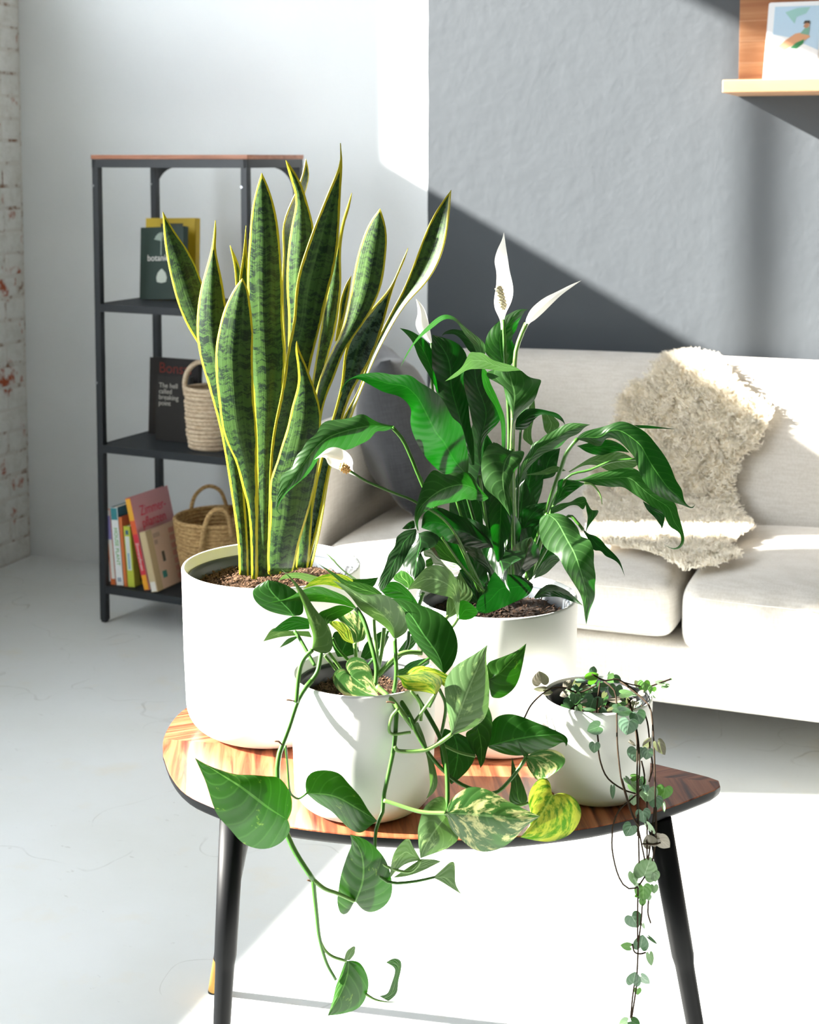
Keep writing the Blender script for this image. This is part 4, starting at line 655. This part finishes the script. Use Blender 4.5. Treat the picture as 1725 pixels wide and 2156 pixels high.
# ------------------------------------------------------------------ metal shelf unit
sx, sy = -2.405, 3.725; SWd, SDp, SHt = .522, .302, 1.368; SROT = math.radians(-5)
def onshelf(o):
    p = o.location-Vector((sx, sy, 0)); p.rotate(Matrix.Rotation(SROT, 3, 'Z')); o.location = p+Vector((sx, sy, 0)); o.rotation_euler[2] += SROT; return o
shelf = empty('shelf_unit', (sx, sy, 0), 'open black metal shelf unit with wooden top against the white wall', 'shelf')
pw = .021; shelf.rotation_euler = (0, 0, SROT)
for (x, y) in [(0, 0), (SWd-pw, 0), (0, SDp-pw), (SWd-pw, SDp-pw)]:
    o = MB().box(x, y, .006, x+pw, y+pw, SHt-.034).build('post', M_BLACK, shelf, bevel=.002, seg=2)
    MB().box(x+.003, y+.003, 0, x+pw-.003, y+pw-.003, .008).build('foot', M_BLACK, o)
    for zz in (1.28, .71): MB().tube([(x+.004, y-.003, zz), (x+.004, y+.001, zz)], .0035, 10).build('screw', plain('steel', 'b0b4b8', .3, .5, .9), o)
MB().box(-.002, -.002, SHt-.012, SWd+.002, SDp+.002, SHt).build('top_board', M_TOPWOOD, shelf, bevel=.001)
fr = MB()
for b in [(0, 0, SWd, .012), (0, SDp-.012, SWd, SDp), (0, 0, .012, SDp), (SWd-.012, 0, SWd, SDp)]: fr.box(b[0], b[1], SHt-.036, b[2], b[3], SHt-.0122)
fr.build('top_frame', M_BLACK, shelf)
def gusset(x, y, sg):
    R_ = .075; pts = [(0, 0)]+[(R_-R_*math.sin(a), -R_+R_*math.cos(a)) for a in np.linspace(0, PI/2, 10)]
    pts = [(0, 0), (R_, 0)]+[(R_-R_*math.sin(a), -(R_-R_*math.cos(a))) for a in np.linspace(0, PI/2, 10)]
    z0 = SHt-.036; n_ = len(pts); vs = [(x+sg*p[0], y, z0+p[1]) for p in pts]+[(x+sg*p[0], y+.004, z0+p[1]) for p in pts]
    MB().add(vs, [tuple(range(n_)), tuple(range(2*n_-1, n_-1, -1))]+[(i, (i+1) % n_, n_+(i+1) % n_, n_+i) for i in range(n_)]).build('corner_bracket', M_BLACK, shelf)
gusset(pw, SDp-.02, 1); gusset(SWd-pw, SDp-.02, -1)
for zt in (.940, .528, .110):
    t_ = MB()
    t_.box(pw*.6, .001, zt-.022, SWd-pw*.6, .006, zt).box(pw*.6, SDp-.006, zt-.022, SWd-pw*.6, SDp-.001, zt).box(.001, pw, zt-.022, .006, SDp-pw, zt).box(SWd-.006, pw, zt-.022, SWd-.001, SDp-pw, zt)
    tray = t_.build('tray_frame', M_BLACK, shelf)
    m = MB(); nx, ny = 46, 32
    for i in range(nx+1): x = .006+(SWd-.012)*i/nx; m.box(x-.0016, .006, zt-.0035, x+.0016, SDp-.006, zt-.0015)
    for j in range(ny+1): y = .006+(SDp-.012)*j/ny; m.box(.006, y-.0016, zt-.0033, SWd-.006, y+.0016, zt-.0013)
    stuff(m.build('wire_mesh', M_BLACK, tray))
# ------------------------------------------------------------------ books
def text(body, par, size, M_, mat, name='title', sx_=1.0, align='LEFT'):
    c = bpy.data.curves.new(name, 'FONT'); c.body = body; c.size = size; c.extrude = .0003; c.align_x = align; c.space_line = .85
    tmp = bpy.data.objects.new('tmp', c); COL.objects.link(tmp)
    dg = bpy.context.evaluated_depsgraph_get(); me = bpy.data.meshes.new_from_object(tmp.evaluated_get(dg)); bpy.data.objects.remove(tmp)
    o = link(name, me, mat, par, smooth=False); o.matrix_local = M_ @ Matrix.Diagonal((sx_, 1, 1, 1)); return o
def book(label, loc, th, dp, ht, lean=0, yaw=0, pitch=0, cover='ffffff', spine=None, pages='efe6d4', group=None, name='book'):
    """spine towards -Y, front cover towards +X; origin at the foot of the spine"""
    b = empty(name, loc, label, 'book', group); b.rotation_euler = (pitch, lean, yaw); onshelf(b)
    c = MB().box(0, 0, 0, .0018, dp, ht).box(th-.0018, 0, 0, th, dp, ht)
    c.build('cover', plain('book_cover', cover, .45), b)
    MB().box(.0004, -.0006, .0003, th-.0004, .0018, ht-.0003).build('spine', plain('book_spine', spine or cover, .45), b, bevel=.0003)
    MB().box(.0018, .0018, .003, th-.0018, dp-.003, ht-.003).build('pages', plain('page_block', pages, .8), b)
    return b
def patch(b, name, x0, x1, z0, z1, col, side='spine', th=0, dp=0):
    m = MB()
    if side == 'spine': m.box(x0, -.0012, z0, x1, -.0006, z1)
    else: m.box(th, x0, z0, th+.0005, x1, z1)
    return m.build(name, plain('print', col, .5), b)
def strokes(b, rects, col, side, th=0):
    m = MB()
    for a0, a1, z0, z1 in rects:
        if side == 'spine': m.box(a0, -.0016, z0, a1, -.001, z1)
        else: m.box(th+.0003, a0, z0, th+.0008, a1, z1)
    return m.build('print_strokes', plain('print_ink', col, .5), b)
RX = Matrix.Rotation(PI/2, 4, 'X')
def on_spine(x, z, up=True): return Matrix.Translation((x, -.0016, z)) @ RX @ Matrix.Rotation(-PI/2, 4, 'Z')
def on_cover(th, y, z): return Matrix.Translation((th+.0006, y, z)) @ Matrix.Rotation(PI/2, 4, 'Z') @ RX
W_TXT = plain('white_ink', 'e8e8e4', .5)
zb = .1105
ln = -math.radians(4.6)
b = book('slim orange book with lilac and white spine, leftmost on the bottom tier', (sx+.0275, sy+.02, zb), .017, .16, .222, ln, cover='d9713c', spine='e8e4dc'); patch(b, 'spine_band', .0035, .0165, .135, .205, '8f86c0'); patch(b, 'spine_edge', .0005, .0035, 0, .222, 'd9713c'); patch(b, 'spine_foot', .0035, .0165, 0, .018, 'cf6a36')
b = book('white-spined book lettered HOUSE PLANT with teal top', (sx+.047, sy+.02, zb), .026, .18, .232, ln, cover='2c6f80', spine='eef1f2'); patch(b, 'spine_art', .002, .024, .195, .230, '3b8a92'); text('HOUSE PLANT', b, .0175, on_spine(.009, .172), plain('green_ink', '6cb35a', .5), sx_=.98); patch(b, 'spine_mark', .006, .02, .012, .024, '9fa9b8')
b = book('narrow orange-spined book between the white and the yellow-green books', (sx+.0745, sy+.02, zb), .011, .15, .205, ln, cover='c9693c', spine='dc7c48')
b = book('yellow-green book with pale spine panel and dark front cover picture', (sx+.0875, sy+.022, zb), .024, .14, .180, ln, cover='a9a83a', spine='c3cd4a'); patch(b, 'spine_panel', .004, .019, .05, .150, 'dfe6e2'); strokes(b, [(.008, .015, .055+.0052*i, .0582+.0052*i) for i in range(9)], '5aa0bc', 'spine'); patch(b, 'cover_picture', .03, .12, .01, .075, '2c2c20', 'cover', .024); patch(b, 'spine_dot', .007, .017, .155, .168, '3d6b88')
b = book('pink-covered plant book with yellow and red spine, leaning left', (sx+.152, sy+.012, zb), .019, .185, .272, -math.radians(13.5), cover='dfa4aa', spine='d83a48')
patch(b, 'spine_top', .001, .018, .205, .270, 'efb43c'); patch(b, 'spine_orange', .001, .018, .165, .205, 'e2663a'); patch(b, 'spine_foot', .001, .018, .002, .045, 'f0a82c'); text('Zimmerpflanzen', b, .0125, on_spine(.006, .140), W_TXT, name='spine_lettering')
pk = plain('red_ink', 'd8415a', .5); text("Zimmer-\npflanzen", b, .042, on_cover(.019, .030, .212), pk, sx_=.85); patch(b, 'cover_photo', .10, .18, .10, .145, '5c5a48', 'cover', .019)
b = book('small cream book with pink lettering leaning against the pink book', (sx+.182, sy+.006, zb), .022, .175, .176, -math.radians(13.5), cover='e2c8b4', spine='cbb890')
ks = plain('pale_red_ink', 'dd9d92', .6)
strokes(b, [(.032+.004*i, .0342+.004*i, .150-.020*k, .163-.020*k) for k, n_ in ((0, 8), (1, 4)) for i in range(n_)], 'b5a090', 'cover', .022)
strokes(b, [(.108+.0045*i, .1105+.0045*i, .148-.0225*k, .163-.0225*k) for k in range(7) for i in range(11)], 'dd9d92', 'cover', .022)
patch(b, 'cover_strip', 0, .028, 0, .176, 'cbb890', 'cover', .022); patch(b, 'spine_foot', .002, .02, .002, .03, 'e6e2da')
patch(b, 'cover_sketch', .055, .068, .075, .105, '55524a', 'cover', .022); patch(b, 'cover_sketch', .040, .060, .030, .050, '3f8a86', 'cover', .022)
# top tier: covers face the room
def fbook(label, loc, w, th, ht, tilt=0, yaw=0, cover='222222', edge='efe6d4', lean=0):
    b = empty('book', loc, label, 'book'); b.rotation_euler = (tilt, lean, yaw); onshelf(b)
    MB().box(0, 0, 0, w, .002, ht).box(0, th-.002, 0, w, th, ht).box(w-.002, 0, 0, w, th, ht).build('cover', plain('book_cover', cover, .5), b)
    MB().box(.002, .002, .003, w-.002, th-.002, ht-.003).build('pages', plain('page_block', edge, .8), b); return b
def fpatch(b, name, x0, x1, z0, z1, col): return MB().box(x0, -.0006, z0, x1, 0, z1).build(name, plain('print', col, .5), b)
def on_front(x, z): return Matrix.Translation((x, -.0008, z)) @ RX
b = fbook('mustard yellow book standing behind the dark green one on the upper tier', (-2.400, 3.965, .9405), .180, .024, .238, -.07, 0, 'c6a91e', 'e8cfa8', -.02)
fpatch(b, 'cover_art', .055, .135, .195, .222, '2f3a2c')
b = fbook('dark green book with white lettering standing on the upper tier', (-2.362, 3.885, .9405), .155, .022, .214, -.12, 0, '143128', 'd8d2c2', -.05)
text('botanic', b, .026, on_front(.026, .114), W_TXT)
m = MB()
for a in np.linspace(-1.2, 1.2, 9): m.add([(.075, -.0007, .172), (.075+.026*math.sin(a)-.002, -.0007, .180+.016*math.cos(a*1.4)), (.075+.026*math.sin(a)+.004, -.0007, .184+.016*math.cos(a*1.4))], [(0, 1, 2)])
m.box(.0735, -.0009, .13, .0765, -.0007, .175); m.build('cover_palm', plain('pale_print', '9fb0a4', .6), b)
MB().lathe([(0, 0), (.016, .003), (.019, .016), (.014, .03), (.004, .04), (0, .042)], 16).build('cover_bulb', plain('pale_print', 'c9d2c6', .6), b).matrix_local = Matrix.Translation((.078, -.0006, .048)) @ Matrix.Diagonal((1, .02, 1, 1))
# middle tier
b = fbook('large black book with red title at the back of the middle tier', (-2.374, 3.935, .5285), .175, .022, .232, -.06, 0, '16100f', '2a3a88')
text('Bonsai', b, .045, on_front(.034, .188), plain('dark_red_ink', '7c2a22', .5)); fpatch(b, 'cover_photo', .012, .06, .03, .15, '1d1512')
m = MB(); [m.box(.062+.006*i, -.001, .168, .066+.006*i, -.0004, .174) for i in range(12)]; m.build('subtitle', W_TXT, b)
b = fbook('black book about breaking point standing before the red-titled one', (-2.298, 3.865, .5285), .118, .018, .192, -.06, 0, '17130f', 'd5d0c4')
text('The hell\ncalled\nbreaking\npoint', b, .0205, on_front(.009, .156), plain('grey_white_ink', 'b8b4ac', .5), sx_=1.0)

# ------------------------------------------------------------------ baskets
def coil_basket(root, r0, r1, ht, n_, mat, rr):
    for i in range(n_):
        t_ = i/(n_-1); R_ = (r0+(r1-r0)*t_)*(1+.035*math.sin(PI*t_))-rr; z = rr+t_*(ht-2*rr)
        ph = rng.uniform(0, 6); pts = [((R_+.0012*math.sin(3*a+ph))*math.cos(a), (R_+.0012*math.sin(3*a+ph))*math.sin(a), z+.0012*math.sin(2*a+ph)) for a in np.linspace(0, 2*PI, 49)]
        MB().tube(pts, rr*1.08, 8, cap=False).build('coil', mat, root, smooth=True)
    MB().lathe([(0, .004), (r0-rr, .004)], 40).build('base', mat, root)
bk = empty('small_basket', (-2.083, 3.835, .5285), 'small cream coiled jute basket with a looped handle on the middle tier', 'basket')
onshelf(bk); coil_basket(bk, .066, .075, .178, 15, M_JUTE, .0062)
a0 = math.radians(200)
hp_ = [(-.070, -.020, .15), (-.073, -.02, .19), (-.062, -.015, .225), (-.035, -.005, .246), (-.012, .01, .235), (.012, .035, .20), (.030, .062, .172), (.032, .066, .15)]
MB().tube(spline(hp_, 30), .0075, 10).build('handle', M_JUTE, bk, smooth=True)
bb = empty('large_basket', (-2.078, 3.868, .1105), 'large tan woven basket with two handles beside the books on the bottom tier', 'basket')
onshelf(bb); coil_basket(bb, .100, .134, .212, 19, M_SEAGRASS, .0062)
MB().tube(spline([(-.120, .030, .16), (-.124, .035, .20), (-.114, .045, .25), (-.084, .065, .277), (-.052, .085, .262), (-.040, .10, .212), (-.042, .11, .17)], 30), .006, 8).build('handle', M_SEAGRASS, bb, smooth=True)
MB().tube(spline([(.018, -.134, .02), (.024, -.140, .10), (.034, -.136, .19), (.050, -.128, .245), (.075, -.115, .262), (.095, -.100, .24), (.100, -.092, .18)], 30), .007, 8).build('handle', M_SEAGRASS, bb, smooth=True)

# ------------------------------------------------------------------ sofa
sofa = empty('sofa', (-.35, 3.75, 0), 'long cream linen sofa with box cushions against the grey wall', 'sofa')
sX, sY = -.35, 3.75
def soft(name, x0, y0, z0, x1, y1, z1, puff=0.0, bev=.03, parent=None, nx=14, ny=10, nz=6, wr=None, mat=None):
    """a rounded, slightly puffed upholstered block"""
    nx, ny, nz = nx, ny, nz; idx = {}; vs = []; fs = []
    c = np.array([(x0+x1)/2, (y0+y1)/2, (z0+z1)/2]); hs = np.array([(x1-x0)/2, (y1-y0)/2, (z1-z0)/2])
    def vid(i, j, k):
        if (i, j, k) in idx: return idx[i, j, k]
        # spacing packed towards the edges
        def g(a, n_): s = a/n_*2-1; return math.copysign(1-(1-abs(s))**1.6, s) if abs(s) < 1 else s
        p = np.array([g(i, nx), g(j, ny), g(k, nz)])*hs
        q = np.clip(p, -(hs-bev), hs-bev); d = p-q; L = np.linalg.norm(d)
        if L > 1e-9: p = q+d/L*bev*min(1, L/bev*1.0) if L > bev else q+d
        s = p/hs
        p[2] += puff*(1-s[0]**4)*(1-s[1]**4)*max(0, s[2]) ; p[1] -= .5*puff*(1-s[0]**4)*(1-s[2]**4)*max(0, -s[1])
        if wr: p = p+wr(p+c)
        idx[i, j, k] = len(vs); vs.append(tuple(p+c-np.array([sX, sY, 0]))); return idx[i, j, k]
    for i in range(nx):
        for j in range(ny): fs.append((vid(i, j, 0), vid(i, j+1, 0), vid(i+1, j+1, 0), vid(i+1, j, 0))); fs.append((vid(i, j, nz), vid(i+1, j, nz), vid(i+1, j+1, nz), vid(i, j+1, nz)))
        for k in range(nz): fs.append((vid(i, 0, k), vid(i+1, 0, k), vid(i+1, 0, k+1), vid(i, 0, k+1))); fs.append((vid(i, ny, k), vid(i, ny, k+1), vid(i+1, ny, k+1), vid(i+1, ny, k)))
    for j in range(ny):
        for k in range(nz): fs.append((vid(0, j, k), vid(0, j, k+1), vid(0, j+1, k+1), vid(0, j+1, k))); fs.append((vid(nx, j, k), vid(nx, j+1, k), vid(nx, j+1, k+1), vid(nx, j, k+1)))
    return MB().add(vs, fs).build(name, mat or M_SOFA, parent or sofa, smooth=True, sub=1)
soft('base', -1.50, 3.275, .135, 1.0, 4.20, .285, 0, .02)
soft('armrest', -1.68, 3.255, .135, -1.49, 4.20, .655, .008, .04)
soft('armrest', .86, 3.255, .135, 1.05, 4.20, .655, .008, .04)
def wrinkle(p):
    if p[1] < 3.35 and p[0] > -.50 and p[0] < .1:
        a = math.sin((p[0]+.1*(p[2]-.35))*62)+.6*math.sin(p[0]*37+1); w = max(0, min(1, (p[0]+.50)*5))*max(0, 1-abs(p[2]-.345)*9)
        return np.array([0, .016*a*w, 0])
    return np.zeros(3)
c1 = soft('seat_cushion', -1.485, 3.25, .287, -.622, 3.86, .430, .030, .045, nx=22)
c2 = soft('seat_cushion', -.612, 3.235, .272, .24, 3.86, .430, .034, .045, nx=96, nz=10, wr=wrinkle)
c3 = soft('seat_cushion', .25, 3.25, .287, .855, 3.86, .430, .03, .045)
# seams of the cushions, piping raised on the front faces
for cu, xa, xb, yf, zs in ((c1, -1.44, -.67, 3.2375, (.408, .306)), (c2, -.565, .2, 3.221, (.405, .292))):
    for z_ in zs:
        MB().tube([(xa+(xb-xa)*i/20-sX, yf-.0025*(1-((i/10-1)**4))-sY+(.011 if i in (0, 20) else .004), z_) for i in range(21)], .0013, 6).build('seam', M_SOFA, cu, smooth=True)
# backrest: a leaning wedge
def lean(p): return np.array([0, (p[2]-.43)*.62+.0, 0]) if p[2] > .3 else np.zeros(3)
soft('backrest', -1.49, 3.83, .285, .86, 4.02, .800, .012, .05, wr=lean, nx=24, nz=10)
MB().tube([(-1.2-sX, 4.045-sY, .66), (.8-sX, 4.045-sY, .66)], .0, 4)
for x, y in ((-1.58, 3.34), (.95, 3.34), (-1.58, 4.1), (.95, 4.1)): MB().tube([(x-sX, y-sY, .137), (x-sX, y-sY, 0)], [.022, .016], 16).build('foot', M_BLKWOOD, sofa, smooth=True)
# pillow
pl = empty('throw_pillow', (-1.40, 3.66, .46), 'charcoal velvet throw pillow leaning on the left sofa arm', 'pillow')
vs = []; fs = []; N = 24
for sgn in (1, -1):
    for i in range(N+1):
        for j in range(N+1):
            u, v = i/N*2-1, j/N*2-1; e = max(0, (1-abs(u)**2.4))**.55*max(0, (1-abs(v)**2.4))**.55; cr = 1-.10*(1-abs(u))*(abs(v)**3); cr2 = 1-.10*(1-abs(v))*(abs(u)**3)
            vs.append((sgn*(.012+.085*e)+.010*math.sin(5*u+3*v)*e, .19*u*cr2, .205+.20*v*cr))
n1_ = (N+1)**2
for s_ in (0, 1):
    for i in range(N):
        for j in range(N):
            q = [i*(N+1)+j, (i+1)*(N+1)+j, (i+1)*(N+1)+j+1, i*(N+1)+j+1]; q = [x+s_*n1_ for x in q]; fs.append(tuple(q if s_ == 0 else q[::-1]))
bd = [(i, 0) for i in range(N)]+[(N, j) for j in range(N)]+[(i, N) for i in range(N, 0, -1)]+[(0, j) for j in range(N, 0, -1)]
for k in range(len(bd)): a = bd[k]; b_ = bd[(k+1) % len(bd)]; ia, ib = a[0]*(N+1)+a[1], b_[0]*(N+1)+b_[1]; fs.append((ia, ia+n1_, ib+n1_, ib))
pc = MB().add(vs, fs).build('pillow_cover', M_PILLOW, pl, smooth=True); pl.rotation_euler = (.0, -.20, .45)

# ------------------------------------------------------------------ sheepskin
skin = empty('sheepskin', (-.72, 3.85, .44), 'fluffy cream sheepskin draped over the sofa back and seat', 'sheepskin')
# the drape runs from behind the backrest over its top, down the front and across the seat
path = spline([(4.19, .76), (4.16, .80), (4.10, .817), (4.03, .79), (3.97, .70), (3.90, .59), (3.845, .50), (3.81, .472), (3.70, .472), (3.55, .474), (3.40, .470), (3.31, .455), (3.26, .42)], 120)
PLn = np.r_[0, np.cumsum(np.linalg.norm(np.diff(path, axis=0), axis=1))]; PT = PLn[-1]
poly = np.array([(1370,790),(1378,765),(1405,752),(1454,746),(1510,756),(1538,786),(1566,812),(1606,845),(1622,870),(1608,905),(1590,940),(1556,965),(1542,1010),(1550,1075),(1588,1110),(1546,1134),(1530,1150),(1562,1168),(1530,1184),(1490,1192),(1440,1204),(1408,1176),(1353,1158),(1295,1150),(1252,1143),(1240,1100),(1236,1060),(1250,1000),(1262,940),(1296,890),(1304,850),(1312,822),(1352,798)], float)
def inside(x, y):
    r = np.zeros(np.shape(x), bool)
    for k in range(len(poly)):
        (xa, ya), (xb, yb) = poly[k-1], poly[k]
        c_ = (ya > y) != (yb > y); r ^= c_ & (x < (xb-xa)*(y-ya)/(yb-ya+1e-12)+xa)
    return r
def prj(P):
    v = P-CAM; d_ = v@fwd; return CX+FPX*(v@RT)/d_, PY-FPX*(v@upv)/d_
ko = np.array([-.72, 3.85, .44])
XS = np.linspace(-1.3, -.3, 201); rows_ = []
for k in range(70):
    t_ = PT*k/69; y_, z_ = np.interp(t_, PLn, path[:, 0]), np.interp(t_, PLn, path[:, 1])
    px, py = prj(np.stack([XS, np.full(201, y_), np.full(201, z_+.004)], 1)); ok = inside(px, py)
    if ok.sum() > 2: rows_.append((t_, XS[ok].min(), XS[ok].max(), y_, z_))
fr0, l0_, r0_ = rows_[0][0], rows_[0][1], rows_[0][2]
vs = []
for k, (t_, l_, r_, y_, z_) in enumerate(rows_):
    for j in range(25): vs.append(np.array([l_+(r_-l_)*j/24, y_, z_+.004])-ko)
NR = len(rows_)
fs = [(i*25+j, i*25+j+1, (i+1)*25+j+1, (i+1)*25+j) for i in range(NR-1) for j in range(24)]
MB().add(vs, fs).build('hide', M_HIDE, skin, smooth=True)
NF = 70000
tt_ = rng.random(NF)*PT; X = rng.uniform(-1.3, -.3, NF)
Yp = np.interp(tt_, PLn, path[:, 0]); Zp = np.interp(tt_, PLn, path[:, 1]); P0 = np.stack([X, Yp, Zp+.003], 1)
rt_ = np.array([q[0] for q in rows_]); lb = np.interp(tt_, rt_, [q[1] for q in rows_]); rb_ = np.interp(tt_, rt_, [q[2] for q in rows_])
px, py = prj(P0); ok = (inside(px, py) & (tt_ >= fr0)) | ((tt_ < fr0) & (tt_ > fr0-.05) & (X > l0_+.02) & (X < r0_-.02))
P0, tt_, X, lb, rb_ = P0[ok], tt_[ok], X[ok], lb[ok], rb_[ok]; NF = len(P0)
d = .006; ty = np.interp(tt_+d, PLn, path[:, 0])-np.interp(tt_-d, PLn, path[:, 0]); tz = np.interp(tt_+d, PLn, path[:, 1])-np.interp(tt_-d, PLn, path[:, 1])
Tn = np.stack([np.zeros(NF), ty, tz], 1); Tn /= np.linalg.norm(Tn, axis=1)[:, None]
Nn = np.stack([np.zeros(NF), Tn[:, 2], -Tn[:, 1]], 1); Nn *= np.where(Nn@np.array([0, -.6, .8]) < 0, -1, 1)[:, None]
side = np.clip((X-lb)/(rb_-lb+1e-6)*2-1, -1, 1)
wv = lambda a, b, c: np.sin(X*a+tt_*b+c+1.5*np.sin(X*31+tt_*17))
cl_ = np.stack([wv(75, 40, 0), wv(-45, 90, 1), wv(60, -70, 2)], 1)*.42
D = Nn*.95+Tn*rng.normal(.15, .25, NF)[:, None]+np.array([1., 0, 0])*(side**3*.9)[:, None]+cl_+rng.normal(0, .22, (NF, 3))
D /= np.linalg.norm(D, axis=1)[:, None]
Ln = np.where(tt_/PT < .55, .024, .017)*rng.uniform(.65, 1.1, NF)
P0 = P0-ko
Wd = np.cross(D, rng.normal(0, 1, (NF, 3))); Wd /= np.linalg.norm(Wd, axis=1)[:, None]; Wd *= .0021
bend = np.roll(cl_, 1, 1)*.012+rng.normal(0, .003, (NF, 3))
A0, A1 = P0-Wd, P0+Wd; Bm = P0+D*Ln[:, None]*.55+bend; B0_, B1_ = Bm-Wd*.9, Bm+Wd*.9; T0 = P0+D*Ln[:, None]-bend*.3-Wd*.3; T1 = T0+Wd*.6
allv = np.stack([A0, A1, B1_, B0_, T1, T0], 1).reshape(-1, 3)
k6 = np.arange(NF)*6; quads = np.concatenate([np.stack([k6, k6+1, k6+2, k6+3], 1), np.stack([k6+3, k6+2, k6+4, k6+5], 1)])
me = bpy.data.meshes.new('wool'); me.vertices.add(len(allv)); me.vertices.foreach_set('co', allv.ravel()); me.loops.add(quads.size); me.loops.foreach_set('vertex_index', quads.ravel().astype(np.int32))
me.polygons.add(len(quads)); me.polygons.foreach_set('loop_start', np.arange(len(quads), dtype=np.int32)*4); me.update(); me.validate()
stuff(link('wool', me, M_FUR, skin, smooth=True))

# ------------------------------------------------------------------ wall shelf and magazine
ws = empty('wall_shelf', (-.655, 4.279, 1.53), 'wooden picture ledge with oak back board on the grey wall', 'shelf')
MB().box(-.006, -.012, .034, .8, -.0, .265).build('back_board', M_OAK, ws, bevel=.001)
for z_ in (.09, .15, .205): MB().box(-.0062, -.0128, z_, .8, -.0118, z_+.0016).build('board_groove', M_LEDGE, ws)
MB().box(-.012, -.245, 0, .8, -.0, .034).build('ledge', M_LEDGE, ws, bevel=.003)
mg = empty('magazine', (-.572, 4.10, 1.5642), 'white magazine with a blue cover picture leaning on the wall ledge', 'magazine'); mg.rotation_euler = (-.42, 0, .0)
def rrect(x0, z0, x1, z1, r_, y0, y1, name, mat, par):
    pts = []
    for cx_, cz_, a0_ in ((x1-r_, z1-r_, 0), (x0+r_, z1-r_, PI/2), (x0+r_, z0+r_, PI), (x1-r_, z0+r_, 1.5*PI)):
        for k in range(6): a = a0_+PI/2*k/5; pts.append((cx_+r_*math.cos(a), cz_+r_*math.sin(a)))
    n_ = len(pts); v_ = [(p[0], y0, p[1]) for p in pts]+[(p[0], y1, p[1]) for p in pts]
    return MB().add(v_, [tuple(range(n_))[::-1], tuple(range(n_, 2*n_))]+[(i, (i+1) % n_, n_+(i+1) % n_, n_+i) for i in range(n_)]).build(name, mat, par)
rrect(0, 0, .146, .232, .006, 0, .012, 'cover', plain('white_card', 'f0f2f4', .5), mg)
rrect(.017, .045, .138, .218, .002, -.0008, 0, 'cover_picture', plain('light_blue_print', 'bcd6ea', .5), mg)
MB().add([(.017, -.0012, .045), (.138, -.0012, .045), (.138, -.0012, .085), (.06, -.0012, .125), (.017, -.0012, .135)], [(4, 3, 2, 1, 0)]).build('cover_snow', plain('white_print', 'f4f6f8', .5), mg)
def blob(pts, col, name, y_=-.0016): v_ = [(a, y_, b_) for a, b_ in pts]; MB().add(v_, [tuple(range(len(v_)))[::-1]]).build(name, plain('print', col, .6), mg)
blob([(.03, .098), (.05, .115), (.075, .135), (.10, .140), (.115, .125), (.095, .11), (.07, .10), (.05, .085)], 'd9a27c', 'printed_figure')
blob([(.088, .135), (.104, .158), (.112, .152), (.11, .13)], '7fae9a', 'printed_shirt', -.0018); blob([(.095, .155), (.100, .168), (.110, .168), (.111, .156), (.103, .150)], 'b98a6c', 'printed_head', -.002)
blob([(.094, .163), (.098, .173), (.110, .173), (.113, .163), (.104, .167)], '3c3834', 'printed_hair', -.0022)
blob([(.064, .092), (.082, .090), (.098, .105), (.10, .118), (.08, .108)], '3f8a58', 'printed_leaf', -.002)
blob([(.045, .20), (.075, .212), (.11, .214), (.10, .195), (.075, .185), (.072, .165), (.06, .18)], '9cc9c4', 'printed_branch', -.0018)
